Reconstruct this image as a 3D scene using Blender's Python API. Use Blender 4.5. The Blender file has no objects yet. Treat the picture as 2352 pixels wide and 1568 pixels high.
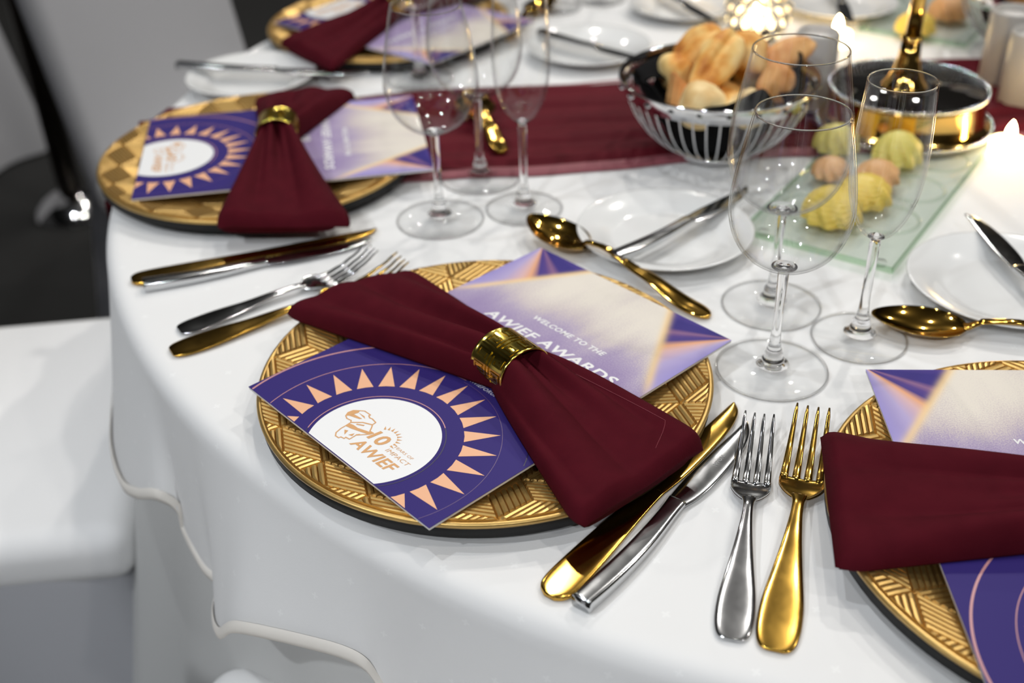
import bpy, bmesh, math, random
from math import sin, cos, pi, radians, sqrt, atan2, hypot
from mathutils import Vector, Matrix

random.seed(7)
SC = bpy.context.scene
COL = SC.collection
TZ = 0.75                      # height of the table top

# ------------------------------------------------------------------ camera
TH, RO, CAMH = 0.58210, -0.03191, 0.48668
fw = Vector((0, cos(TH), -sin(TH))); rt = Vector((1, 0, 0)); up = rt.cross(fw)
r2 = rt * cos(RO) + up * sin(RO); u2 = up * cos(RO) - rt * sin(RO)
camd = bpy.data.cameras.new('camera'); cam = bpy.data.objects.new('camera', camd); COL.objects.link(cam)
m = Matrix.Identity(4)
for i in range(3):
    m[i][0] = r2[i]; m[i][1] = u2[i]; m[i][2] = -fw[i]
m[2][3] = TZ + CAMH
cam.matrix_world = m
camd.sensor_width = 36.0; camd.lens = 2547.59 * 36 / 2352
camd.clip_start = 0.02
camd.dof.use_dof = True; camd.dof.focus_distance = 0.735; camd.dof.aperture_fstop = 4.1
SC.camera = cam

# ------------------------------------------------------------------ world and lamps
w = bpy.data.worlds.new('hall_ambient'); SC.world = w; w.use_nodes = True
w.node_tree.nodes['Background'].inputs[0].default_value = (0.80, 0.88, 1.0, 1)
w.node_tree.nodes['Background'].inputs[1].default_value = 0.10
SC.view_settings.view_transform = 'Standard'; SC.view_settings.look = 'None'
SC.view_settings.gamma = 1.0; SC.view_settings.use_curve_mapping = False
SC.view_settings.exposure = 0.0
SC.cycles.transparent_max_bounces = 40

def lamp(x, y, z, e, col=(1, 0.97, 0.93), r=0.05, aim=None, cone=38):
    d = bpy.data.lights.new('ceiling_lamp', 'SPOT' if aim else 'POINT'); d.energy = e; d.color = col; d.shadow_soft_size = r
    o = bpy.data.objects.new('ceiling_lamp', d); COL.objects.link(o); o.location = (x, y, z)
    if aim:
        d.spot_size = radians(cone); d.spot_blend = 0.5
        o.rotation_euler = (Vector(aim) - Vector((x, y, z))).to_track_quat('-Z', 'Y').to_euler()
    return o
LAMP = 53
WARM, COOL = (1, 0.96, 0.90), (0.92, 0.96, 1.0)
for (x, y, z, k, c) in [(1.5, 3.0, 3.7, 2.0, WARM), (0.1, 3.3, 3.7, 1.5, WARM), (2.9, 1.8, 3.7, 1.1, WARM), (0.6, 1.3, 3.8, 0.9, WARM),
                        (-0.9, 1.0, 3.7, 1.1, COOL), (1.9, 0.0, 3.7, 0.9, WARM), (2.2, -1.8, 3.6, 0.8, WARM), (1.0, 5.0, 3.7, 1.1, WARM), (-1.2, 5.0, 3.7, 0.5, WARM)]:
    lamp(x, y, z, LAMP * k, c)
# track spots aimed at this table from the aisle
for (x, y, z, k, aim, cone) in [(-2.3, -0.6, 3.3, 2.3, (-0.25, 0.85, 0.55), 26), (-1.2, -2.0, 3.2, 2.3, (0.0, 0.7, 0.6), 24), (0.4, -2.2, 3.3, 1.5, (0.2, 0.7, 0.6), 26)]:
    lamp(x, y, z, LAMP * k, COOL, 0.05, aim, cone)

# ------------------------------------------------------------------ node helpers
def S(r, g, b):                # sRGB 0-255 -> linear
    f = lambda v: (v / 255 / 12.92) if v / 255 <= 0.04045 else ((v / 255 + 0.055) / 1.055) ** 2.4
    return (f(r), f(g), f(b), 1)

class G:
    def __init__(s, name):
        s.mat = bpy.data.materials.new(name); s.mat.use_nodes = True
        s.nt = s.mat.node_tree; s.nt.nodes.clear()
        s.out = s.nt.nodes.new('ShaderNodeOutputMaterial')
    def n(s, t, **kw):
        nd = s.nt.nodes.new(t)
        for k, v in kw.items(): setattr(nd, k, v)
        return nd
    def l(s, a, b): s.nt.links.new(a, b)
    def inp(s, sock, v):
        if isinstance(v, bpy.types.NodeSocket): s.l(v, sock)
        else: sock.default_value = v
    def m(s, op, a, b=0.0, c=0.0, clamp=False):
        nd = s.n('ShaderNodeMath', operation=op); nd.use_clamp = clamp
        for i, v in enumerate((a, b, c)): s.inp(nd.inputs[i], v)
        return nd.outputs[0]
    def sm(s, x, lo, hi):
        nd = s.n('ShaderNodeMapRange', interpolation_type='SMOOTHSTEP'); s.inp(nd.inputs['Value'], x)
        nd.inputs['From Min'].default_value = lo; nd.inputs['From Max'].default_value = hi
        return nd.outputs[0]
    def mix(s, f, a, b):
        nd = s.n('ShaderNodeMix', data_type='RGBA'); s.inp(nd.inputs[0], f); s.inp(nd.inputs[6], a); s.inp(nd.inputs[7], b)
        return nd.outputs[2]
    def ramp(s, x, stops):
        nd = s.n('ShaderNodeValToRGB'); s.inp(nd.inputs[0], x); e = nd.color_ramp.elements
        while len(e) < len(stops): e.new(0.5)
        for i, (p, c) in enumerate(stops): e[i].position = p; e[i].color = c
        return nd.outputs[0]
    def obj(s):
        return s.n('ShaderNodeTexCoord').outputs['Object']
    def noise(s, scale, detail=3, vec=None, rough=0.5):
        nd = s.n('ShaderNodeTexNoise'); nd.inputs['Scale'].default_value = scale; nd.inputs['Detail'].default_value = detail
        nd.inputs['Roughness'].default_value = rough
        s.l(vec if vec is not None else s.obj(), nd.inputs['Vector']); return nd.outputs['Fac']
    def bump(s, h, strength, dist):
        nd = s.n('ShaderNodeBump'); nd.inputs['Strength'].default_value = strength; nd.inputs['Distance'].default_value = dist
        s.l(h, nd.inputs['Height']); return nd.outputs[0]
    def pbr(s, **kw):
        b = s.n('ShaderNodeBsdfPrincipled')
        for k, v in kw.items(): s.inp(b.inputs[k.replace('_', ' ')], v)
        s.l(b.outputs[0], s.out.inputs[0]); return b

def simple(name, col, rough=0.5, metal=0.0, **kw):
    g = G(name); g.pbr(Base_Color=col, Roughness=rough, Metallic=metal, **kw); return g.mat

def metal(name, col, rough, var=0.08, bump=0.0, scale=90):
    g = G(name); n = g.noise(scale, 5, rough=0.65)
    r = g.m('MULTIPLY_ADD', n, var * 2, rough - var)
    kw = {}
    if bump: kw['Normal'] = g.bump(n, 0.25, bump)
    g.pbr(Base_Color=col, Roughness=r, Metallic=1.0, **kw); return g.mat

M = {}
M['gold'] = metal('polished_gold_metal', (0.56, 0.335, 0.065, 1), 0.16, 0.06)
M['silver'] = metal('worn_steel', (0.58, 0.59, 0.60, 1), 0.13, 0.05)
M['gold_shiny'] = metal('bright_gold_metal', (0.64, 0.38, 0.07, 1), 0.075, 0.02)
M['chrome'] = metal('chrome', (0.80, 0.80, 0.81, 1), 0.06, 0.02)
M['gold_mirror'] = metal('gold_mirror', (0.72, 0.45, 0.12, 1), 0.10, 0.03)
M['brass'] = metal('bright_brass', (0.83, 0.63, 0.13, 1), 0.16, 0.05)
M['bronze'] = simple('dark_bronze', S(58, 50, 44), 0.4, 0.8)
g = G('gold_painted_plastic'); n = g.noise(160, 3)
g.pbr(Base_Color=g.mix(n, (0.56, 0.36, 0.115, 1), (0.66, 0.44, 0.16, 1)), Roughness=0.36, Metallic=0.85); M['charger'] = g.mat
M['black'] = simple('black_plastic', (0.008, 0.008, 0.008, 1), 0.55, Specular_IOR_Level=0.25)
M['black_gloss'] = simple('black_mirror_glass', (0.01, 0.009, 0.008, 1), 0.05)
M['ceramic'] = simple('white_glazed_porcelain', (0.80, 0.80, 0.79, 1), 0.12, Coat_Weight=0.5, Coat_Roughness=0.04)
M['paper'] = simple('white_paper', (0.75, 0.73, 0.71, 1), 0.6)
M['ink_white'] = simple('white_ink', (0.80, 0.79, 0.79, 1), 0.45)
M['ink_white_soft'] = simple('soft_white_ink', (0.62, 0.60, 0.66, 1), 0.45)
M['ink_peach'] = simple('peach_ink', S(233, 175, 136), 0.42)
M['ink_copper'] = simple('copper_ink', S(214, 160, 104), 0.42)
M['ink_rose'] = simple('rose_line_ink', S(196, 140, 142), 0.42)
M['ink_dim'] = simple('dim_violet_ink', S(92, 68, 118), 0.42)
M['ink_dark'] = simple('dark_navy_ink', S(38, 30, 74), 0.42)
M['logo_white'] = simple('logo_disc_white', (0.84, 0.84, 0.84, 1), 0.42)
M['etch'] = simple('etched_mark', (0.32, 0.33, 0.34, 1), 0.5, 0.7)

# burgundy twill
def twill(name, c1, c2, rough=0.75, sheen=0.35):
    g = G(name); vec = g.obj()
    wv = g.n('ShaderNodeTexWave', wave_type='BANDS', bands_direction='DIAGONAL'); wv.inputs['Scale'].default_value = 520
    g.l(vec, wv.inputs['Vector']); n = g.noise(60, 4)
    f = g.m('MULTIPLY_ADD', wv.outputs['Fac'], 0.35, g.m('MULTIPLY', n, 0.6))
    g.pbr(Base_Color=g.mix(f, c1, c2), Roughness=rough, Sheen_Weight=sheen, Sheen_Roughness=0.4, Sheen_Tint=(0.8, 0.25, 0.3, 1), Specular_IOR_Level=0.08,
          Normal=g.bump(wv.outputs['Fac'], 0.25, 0.0004)); return g.mat
M['napkin'] = twill('burgundy_twill', (0.045, 0.0022, 0.0060, 1), (0.092, 0.0060, 0.013, 1), 0.85, 0.0)
M['stitch'] = simple('burgundy_thread', (0.17, 0.012, 0.025, 1), 0.6)
g = G('burgundy_satin_runner'); vec = g.obj()
mp = g.n('ShaderNodeMapping'); mp.inputs['Scale'].default_value = (1.5, 22, 1); g.l(vec, mp.inputs[0]); n = g.noise(2.2, 4, mp.outputs[0])
g.pbr(Base_Color=g.mix(n, (0.055, 0.003, 0.007, 1), (0.135, 0.009, 0.017, 1)), Roughness=0.7, Specular_IOR_Level=0.12, Normal=g.bump(n, 0.7, 0.006)); M['runner'] = g.mat
M['runner_edge'] = simple('sheer_burgundy_hem', (0.24, 0.06, 0.075, 1), 0.6)
M['black_cloth'] = simple('black_cotton', (0.004, 0.004, 0.0045, 1), 0.9, Specular_IOR_Level=0.1)

# white linen with small woven motifs
g = G('white_linen'); uvn = g.n('ShaderNodeUVMap'); uvn.uv_map = 'UVMap'; sx = g.n('ShaderNodeSeparateXYZ'); g.l(uvn.outputs[0], sx.inputs[0])
n1 = g.noise(7, 3); n2 = g.noise(900, 2)
ux = g.m('FRACT', g.m('MULTIPLY', sx.outputs[0], 23.0))
uy = g.m('FRACT', g.m('MULTIPLY', sx.outputs[1], 23.0))
dx = g.m('ABSOLUTE', g.m('SUBTRACT', ux, 0.5)); dy = g.m('ABSOLUTE', g.m('SUBTRACT', uy, 0.5))
dm = g.m('MAXIMUM', g.m('ABSOLUTE', g.m('SUBTRACT', dx, dy)), g.m('MULTIPLY', g.m('ADD', dx, dy), 0.28))
dot = g.m('LESS_THAN', dm, 0.026)
base = g.mix(n1, (0.775, 0.77, 0.765, 1), (0.80, 0.797, 0.79, 1))
g.pbr(Base_Color=g.mix(g.m('MULTIPLY', dot, 0.5), base, (0.87, 0.87, 0.86, 1)), Roughness=0.75,
      Normal=g.bump(g.m('MULTIPLY_ADD', n1, 1.0, g.m('MULTIPLY', n2, 0.04)), 0.35, 0.004)); M['linen'] = g.mat
M['hem'] = simple('cream_hem_linen', (0.82, 0.78, 0.72, 1), 0.8)
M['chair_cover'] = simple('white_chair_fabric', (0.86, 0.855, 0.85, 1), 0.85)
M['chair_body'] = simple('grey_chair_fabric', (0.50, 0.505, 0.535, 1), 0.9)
M['under_skirt'] = simple('grey_white_underskirt', (0.55, 0.55, 0.54, 1), 0.85)
g = G('charcoal_carpet'); n = g.noise(260, 3); n2 = g.noise(3, 3)
g.pbr(Base_Color=g.mix(g.m('MULTIPLY_ADD', n, 0.5, g.m('MULTIPLY', n2, 0.5)), (0.012, 0.012, 0.012, 1), (0.035, 0.035, 0.034, 1)), Roughness=0.95,
      Normal=g.bump(n, 0.6, 0.01)); M['carpet'] = g.mat
M['wall'] = simple('hall_wall_grey', (0.085, 0.085, 0.09, 1), 0.9)
M['ceil'] = simple('hall_ceiling_dark', (0.02, 0.02, 0.021, 1), 0.9)

# glass: thin walled (clear transmission with facing-dependent reflection) and solid
def thin_glass(name, tint=(1, 1, 1), edge=0.45, f0=0.035, edge_pow=3.5):
    g = G(name); lw = g.n('ShaderNodeLayerWeight'); lw.inputs[0].default_value = 0.5
    fac = lw.outputs['Facing']
    fr = g.m('MULTIPLY_ADD', g.m('POWER', fac, 5.5), 0.75, f0, clamp=True)
    tc = g.mix(g.m('POWER', fac, edge_pow), (tint[0], tint[1], tint[2], 1), (tint[0] * edge, tint[1] * edge, tint[2] * edge, 1))
    t = g.n('ShaderNodeBsdfTransparent'); g.l(tc, t.inputs[0])
    gl = g.n('ShaderNodeBsdfGlossy'); gl.inputs['Roughness'].default_value = 0.006
    mx = g.n('ShaderNodeMixShader'); g.l(fr, mx.inputs[0]); g.l(t.outputs[0], mx.inputs[1]); g.l(gl.outputs[0], mx.inputs[2])
    g.l(mx.outputs[0], g.out.inputs[0]); return g.mat
M['glass'] = thin_glass('clear_thin_glass', (0.992, 0.994, 0.994), 0.72, 0.028, 6.0)
M['foot_glass'] = thin_glass('clear_foot_glass', (0.995, 0.996, 0.996), 0.6, 0.014, 5.0)
M['tray_glass'] = thin_glass('greenish_tray_glass', (0.955, 0.98, 0.955), 0.7, 0.05)
M['tray_edge'] = thin_glass('green_glass_edge', (0.80, 0.90, 0.80), 0.6, 0.05)
g = G('solid_glass'); gb = g.n('ShaderNodeBsdfGlass'); gb.inputs['IOR'].default_value = 1.48; gb.inputs['Roughness'].default_value = 0.0
g.l(gb.outputs[0], g.out.inputs[0]); M['solid_glass'] = g.mat
g = G('frosted_white_glass'); g.pbr(Base_Color=(0.86, 0.84, 0.80, 1), Roughness=0.35, Transmission_Weight=0.55, Subsurface_Weight=0.0); M['frosted'] = g.mat
g = G('candle_flame'); e = g.n('ShaderNodeEmission'); e.inputs[0].default_value = (1.0, 0.66, 0.24, 1); e.inputs[1].default_value = 130
g.l(e.outputs[0], g.out.inputs[0]); M['flame'] = g.mat
g = G('glowing_candle_body'); g.pbr(Base_Color=(0.9, 0.85, 0.75, 1), Roughness=0.5, Emission_Color=(1.0, 0.78, 0.42, 1), Emission_Strength=6.0); M['candle'] = g.mat
g = G('bread_crust'); n = g.noise(38, 4); n2 = g.noise(14, 2)
f = g.m('MULTIPLY_ADD', n, 0.55, g.m('MULTIPLY', n2, 0.5))
M_b = g.ramp(f, [(0.36, S(180, 104, 36)), (0.46, S(224, 158, 72)), (0.55, S(240, 198, 120)), (0.70, S(249, 226, 166))])
g.pbr(Base_Color=M_b, Roughness=0.65, Normal=g.bump(n, 0.5, 0.004)); M['bread'] = g.mat
g = G('pale_dough'); n = g.noise(30, 4)
g.pbr(Base_Color=g.ramp(n, [(0.3, S(214, 168, 100)), (0.55, S(240, 214, 158)), (0.8, S(248, 232, 192))]), Roughness=0.6, Normal=g.bump(n, 0.4, 0.003)); M['dough'] = g.mat
g = G('toasted_bread'); n = g.noise(45, 4)
g.pbr(Base_Color=g.ramp(n, [(0.3, S(206, 134, 70)), (0.7, S(240, 188, 124))]), Roughness=0.6, Normal=g.bump(n, 0.4, 0.003)); M['toast'] = g.mat
M['butter'] = simple('butter_yellow', S(236, 206, 96), 0.4, Subsurface_Weight=0.15, Subsurface_Scale=0.01)
M['butter_green'] = simple('herb_butter', S(222, 208, 110), 0.4, Subsurface_Weight=0.15, Subsurface_Scale=0.01)
M['butter_beige'] = simple('spiced_butter', S(222, 172, 118), 0.4, Subsurface_Weight=0.15, Subsurface_Scale=0.01)

# ------------------------------------------------------------------ booklet cover print
g = G('printed_cover'); sx = g.n('ShaderNodeSeparateXYZ'); g.l(g.obj(), sx.inputs[0])
X = g.m('MULTIPLY', sx.outputs[0], 1000.0); Y = g.m('MULTIPLY', sx.outputs[1], 1000.0)
left = g.m('LESS_THAN', X, 103.5)
XM = g.m('SUBTRACT', 103.5, g.m('ABSOLUTE', g.m('SUBTRACT', X, 103.5)))       # mirrored x: 0 at either side edge
# signed distance to the beam line through (1,198)-(57,289)
dline = g.m('SUBTRACT', g.m('MULTIPLY', g.m('SUBTRACT', XM, 1.0), 0.8517), g.m('MULTIPLY', g.m('SUBTRACT', Y, 198.0), 0.5241))
inside = g.sm(dline, -1.6, 2.2)
ang = g.m('DIVIDE', g.m('ARCTAN2', g.m('SUBTRACT', 296.0, Y), g.m('MAXIMUM', XM, 0.01)), pi / 2)
corner = g.ramp(ang, [(0.0, S(80, 62, 138)), (0.14, S(54, 44, 122)), (0.29, S(56, 44, 122)), (0.37, S(136, 98, 136)), (0.45, S(84, 62, 132)),
                      (0.53, S(70, 56, 130)), (0.62, S(226, 166, 128)), (0.70, S(214, 176, 176)), (0.84, S(178, 164, 204)), (1.0, S(152, 142, 200))])
mp = g.n('ShaderNodeMapping'); mp.inputs['Scale'].default_value = (26, 9, 1); mp.inputs['Rotation'].default_value = (0, 0, 0.15)
g.l(g.obj(), mp.inputs[0]); nb = g.noise(1.0, 3, mp.outputs[0]); ng = g.noise(900, 2, rough=0.8)
bf = g.m('ADD', g.sm(Y, 172.0, 268.0), g.m('MULTIPLY', g.m('SUBTRACT', nb, 0.5), 1.1))
bf = g.m('ADD', bf, g.m('MULTIPLY', g.m('SUBTRACT', ng, 0.5), 1.1), clamp=True)
beam = g.ramp(bf, [(0.0, S(150, 132, 172)), (0.35, S(172, 158, 184)), (0.62, S(202, 190, 190)), (1.0, S(226, 218, 206))])
low = g.mix(g.sm(Y, 150.0, 205.0), S(150, 134, 178), S(174, 162, 202))
outer = g.mix(g.sm(Y, 190.0, 225.0), low, corner)
c = g.mix(inside, outer, beam)
gl_ = g.m('MULTIPLY', g.m('POWER', 2.718, g.m('MULTIPLY', g.m('MULTIPLY', dline, dline), -0.09)), g.sm(Y, 185.0, 215.0))
c = g.mix(g.m('MULTIPLY', gl_, 0.75), c, S(240, 206, 150))
c = g.mix(g.sm(Y, 132.0, 150.0), g.mix(g.noise(6, 2), S(48, 37, 106), S(54, 42, 114)), c)
g.pbr(Base_Color=c, Roughness=0.5, Specular_IOR_Level=0.15); M['cover'] = g.mat

# ------------------------------------------------------------------ object helpers
def tag(o, label=None, cat=None, group=None, kind=None):
    if label: o['label'] = label
    if cat: o['category'] = cat
    if group: o['group'] = group
    if kind: o['kind'] = kind
    return o
def obj(name, me, mat, parent=None, smooth=True):
    if isinstance(me, bmesh.types.BMesh):
        d = bpy.data.meshes.new(name); me.to_mesh(d); me.free(); me = d
    if mat is not None:
        me.materials.clear(); me.materials.append(M[mat] if isinstance(mat, str) else mat)
    if smooth:
        me.polygons.foreach_set('use_smooth', [True] * len(me.polygons))
    o = bpy.data.objects.new(name, me); COL.objects.link(o)
    if parent: o.parent = parent
    return o
def pydata(name, vs, fs, mat, parent=None, smooth=True):
    me = bpy.data.meshes.new(name); me.from_pydata([tuple(v) for v in vs], [], fs); me.update()
    return obj(name, me, mat, parent, smooth)
def thing(name, label, cat, loc=(0, 0, 0), rz=0.0, group=None):
    o = bpy.data.objects.new(name, None); COL.objects.link(o); o.empty_display_size = 0.02
    o.location = (loc[0], loc[1], loc[2] + TZ); o.rotation_euler = (0, 0, rz)
    return tag(o, label, cat, group)
def tree_copy(o, parent=None):
    c = o.copy(); COL.objects.link(c); c.parent = parent
    for ch in list(o.children): tree_copy(ch, c)
    return c
def dup(o, label, loc, rz=0.0, group=None, rx=0.0):
    c = tree_copy(o); c.location = (loc[0], loc[1], loc[2] + TZ); c.rotation_euler = (rx, 0, rz)
    c['label'] = label
    if group: c['group'] = group
    return c
def grid_faces(nu, nv, close_v=False, off=0):
    fs = []
    for i in range(nu - 1):
        for j in range(nv - 1 if not close_v else nv):
            k = (j + 1) % nv
            fs.append((off + i * nv + j, off + i * nv + k, off + (i + 1) * nv + k, off + (i + 1) * nv + j))
    return fs
def lathe(prof, seg=48, closed=False):
    """prof: list of (r,z). returns verts, faces"""
    vs, fs, idx = [], [], []
    for (r, z) in prof:
        if r < 1e-6: idx.append((len(vs), 1)); vs.append((0, 0, z))
        else:
            idx.append((len(vs), seg)); vs += [(r * cos(2 * pi * k / seg), r * sin(2 * pi * k / seg), z) for k in range(seg)]
    pairs = list(zip(range(len(prof) - 1), range(1, len(prof))))
    if closed: pairs.append((len(prof) - 1, 0))
    for a, b in pairs:
        (ia, na), (ib, nb) = idx[a], idx[b]
        for k in range(seg):
            k2 = (k + 1) % seg
            if na == 1 and nb == 1: continue
            if na == 1: fs.append((ia, ib + k2, ib + k))
            elif nb == 1: fs.append((ia + k, ia + k2, ib))
            else: fs.append((ia + k, ia + k2, ib + k2, ib + k))
    return vs, fs
def lathe_obj(name, prof, mat, parent=None, seg=48, closed=False, smooth=True):
    v, f = lathe(prof, seg, closed); o = pydata(name, v, f, mat, parent, smooth)
    bm = bmesh.new(); bm.from_mesh(o.data); bmesh.ops.recalc_face_normals(bm, faces=bm.faces[:]); bm.to_mesh(o.data); bm.free()
    return o
def spline(pts, n):
    """Catmull-Rom through points (tuples), n samples"""
    out = []; P = [pts[0]] + list(pts) + [pts[-1]]; L = len(pts) - 1
    for i in range(n):
        t = i / (n - 1) * L; k = min(int(t), L - 1); t -= k
        a, b, c, d = P[k], P[k + 1], P[k + 2], P[k + 3]
        out.append(tuple(0.5 * (2 * b[q] + (c[q] - a[q]) * t + (2 * a[q] - 5 * b[q] + 4 * c[q] - d[q]) * t * t + (3 * b[q] - a[q] - 3 * c[q] + d[q]) * t ** 3) for q in range(len(b))))
    return out
def tube(path, rad, seg=8, cap=True):
    vs, fs = [], []; n = len(path); P = [Vector(p) for p in path]
    prev = None
    for i, p in enumerate(P):
        t = (P[min(i + 1, n - 1)] - P[max(i - 1, 0)]).normalized()
        ref = prev if prev else (Vector((0, 0, 1)) if abs(t.z) < 0.9 else Vector((1, 0, 0)))
        a = (ref - t * ref.dot(t)).normalized(); b = t.cross(a); prev = a
        r = rad[i] if isinstance(rad, (list, tuple)) else rad
        vs += [p + a * (r * cos(2 * pi * k / seg)) + b * (r * sin(2 * pi * k / seg)) for k in range(seg)]
    fs = grid_faces(n, seg, True)
    if cap: fs += [tuple(range(seg))[::-1], tuple(range((n - 1) * seg, n * seg))]
    return vs, fs
def torus(R, r, z, seg=64, cs=10):
    return lathe([(R + r * cos(2 * pi * k / cs), z + r * sin(2 * pi * k / cs)) for k in range(cs)], seg, True)
def merge(parts):
    V, F = [], []
    for v, f in parts:
        o = len(V); V += [tuple(q) for q in v]; F += [tuple(i + o for i in q) for q in f]
    return V, F
def rbox(sx, sy, sz, bev, seg=3, z0=0.0):
    bm = bmesh.new(); bmesh.ops.create_cube(bm, size=1)
    for v in bm.verts: v.co = Vector((v.co.x * sx, v.co.y * sy, (v.co.z + 0.5) * sz + z0))
    bmesh.ops.bevel(bm, geom=bm.edges[:], offset=bev, segments=seg, affect='EDGES', profile=0.5)
    return bm

# ------------------------------------------------------------------ the hall
def plane(name, corners, mat):
    return tag(pydata(name, corners, [(0, 1, 2, 3)], mat, None, False), kind='structure')
RX0, RX1, RY0, RY1, RH = -6.0, 7.0, -5.0, 9.0, 4.2
plane('floor', [(RX0, RY0, 0), (RX1, RY0, 0), (RX1, RY1, 0), (RX0, RY1, 0)], 'carpet')
plane('ceiling', [(RX0, RY0, RH), (RX0, RY1, RH), (RX1, RY1, RH), (RX1, RY0, RH)], 'ceil')
plane('wall_back', [(RX0, RY1, 0), (RX1, RY1, 0), (RX1, RY1, RH), (RX0, RY1, RH)], 'wall')
plane('wall_front', [(RX0, RY0, 0), (RX0, RY0, RH), (RX1, RY0, RH), (RX1, RY0, 0)], 'wall')
plane('wall_left', [(RX0, RY0, 0), (RX0, RY1, 0), (RX0, RY1, RH), (RX0, RY0, RH)], 'wall')
plane('wall_right', [(RX1, RY0, 0), (RX1, RY0, RH), (RX1, RY1, RH), (RX1, RY1, 0)], 'wall')

# ------------------------------------------------------------------ table with cloths
TC = (0.41, 1.165); TR = 0.826
tb = thing('round_table', 'large round banquet table hidden under white cloths', 'table', (TC[0], TC[1], -TZ))
lathe_obj('tabletop', [(0, 0.742), (TR - 0.03, 0.742), (TR - 0.012, 0.738), (TR - 0.012, 0.715), (0, 0.715)], 'ceramic', tb, 96)
lathe_obj('pedestal', [(0, 0.715), (0.05, 0.715), (0.05, 0.03), (0.32, 0.012), (0.32, 0.0), (0, 0)], 'bronze', tb, 32)
# hem control points: angle of the table edge, angle, radius and height of the hem
hemc = [(-176, -174, .85, -.18), (-166, -163, .852, -.17), (-158, -156, .860, -.16), (-154, -152, .861, -.156), (-151, -149.5, .855, -.143), (-149, -147.2, .845, -.125),
        (-147, -146.6, .833, -.138), (-145.5, -147.0, .831, -.172), (-144, -144.6, .831, -.185), (-142.5, -142.8, .830, -.185), (-140.5, -141.2, .846, -.192),
        (-138.5, -138.8, .857, -.176), (-136, -135.7, .861, -.130), (-132, -131.5, .847, -.110), (-129, -128.4, .838, -.104), (-127, -127.4, .832, -.130), (-124.5, -126.0, .829, -.175),
        (-121, -120.5, .846, -.19), (-116, -115.5, .862, -.15), (-110, -110, .848, -.14), (-105, -105.5, .832, -.16)]
a = -98.0
k = 0
while a < 178:
    hemc.append((a, a + (1.0 if k % 2 else -1.0), .862 if k % 2 else .834, -.15 - .03 * (k % 3 == 0))); a += 6.5; k += 1
hemc.append((184, 186, .85, -.18))
hem = spline(hemc, 900)
NS = 22
vs = []; NC = len(hem)
rings = [0.02, 0.2, 0.4, 0.55, 0.65, 0.72, 0.77, 0.80]
for r in rings:
    for h in hem:
        t = radians(h[0]); vs.append((r * cos(t), r * sin(t), 0))
for i in range(5):
    q = i / 4 * pi / 2 * 0.86; rr = 0.016
    for h in hem:
        t = radians(h[0]); r = TR - rr + rr * sin(q); vs.append((r * cos(t), r * sin(t), -rr + rr * cos(q)))
for i in range(1, NS + 1):
    s = i / NS
    for h in hem:
        t = radians(h[0]); t2 = radians(h[1]); q = pi / 2 * 0.86; e = (TR - .016 + .016 * sin(q), -.016 + .016 * cos(q))
        f = s ** 1.12
        x = e[0] * cos(t) * (1 - f) + h[2] * cos(t2) * f; y = e[0] * sin(t) * (1 - f) + h[2] * sin(t2) * f
        vs.append((x, y, e[1] + (h[3] - e[1]) * s))
nr = len(rings) + 5 + NS
fs = [tuple(reversed(q)) for q in grid_faces(nr, NC)]
fs.append(tuple(range(NC - 1)))
cl = thing('tablecloth', 'white linen cloth with tiny woven motifs draped over the round table', 'tablecloth', (TC[0], TC[1], 0))
sheet = pydata('cloth_sheet', vs, fs, 'linen', cl)
uvl = sheet.data.uv_layers.new(name='UVMap')
for lp in sheet.data.loops:
    x, y, z = sheet.data.vertices[lp.vertex_index].co
    r = hypot(x, y); k_ = (min(r, TR) - z * 1.03) / r if z < -0.001 else 1.0
    uvl.data[lp.index].uv = (x * k_, y * k_)
hv = []
for (o, dz) in ((0.0006, 0.011), (0.0022, 0.009), (0.0026, 0.004), (0.0020, -0.0008), (0.0, -0.0012), (-0.001, 0.002), (-0.001, 0.009)):
    for h in hem:
        t2 = radians(h[1]); r = h[2] + o - (0.004 if dz > 0.005 else 0.002) * 0.3; hv.append((r * cos(t2), r * sin(t2), h[3] + dz))
pydata('stitched_hem', hv, [tuple(reversed(q)) for q in grid_faces(7, NC)], 'hem', cl)
# long under cloth
vs = []; N2 = 600; rows = 14
for i in range(rows + 1):
    s = i / rows
    for j in range(N2):
        t = 2 * pi * j / N2
        fo = sin(26 * t + 0.8 * sin(3 * t)) * 0.5 + sin(15 * t + 1.0) * 0.35
        dev = (math.degrees(t) - 203 + 180) % 360 - 180
        r = TR - 0.030 + s * (0.035 + 0.035 * fo + 0.14 * math.exp(-(dev / 11) ** 2)) - 0.02 * s * s; vs.append((r * cos(t), r * sin(t), -0.03 - s * 0.715))
us = thing('under_cloth', 'long pale grey under cloth hanging in folds below the white tablecloth', 'tablecloth', (TC[0], TC[1], 0))
pydata('skirt', vs, [tuple(reversed(q)) for q in grid_faces(rows + 1, N2, True)], 'under_skirt', us)

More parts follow.
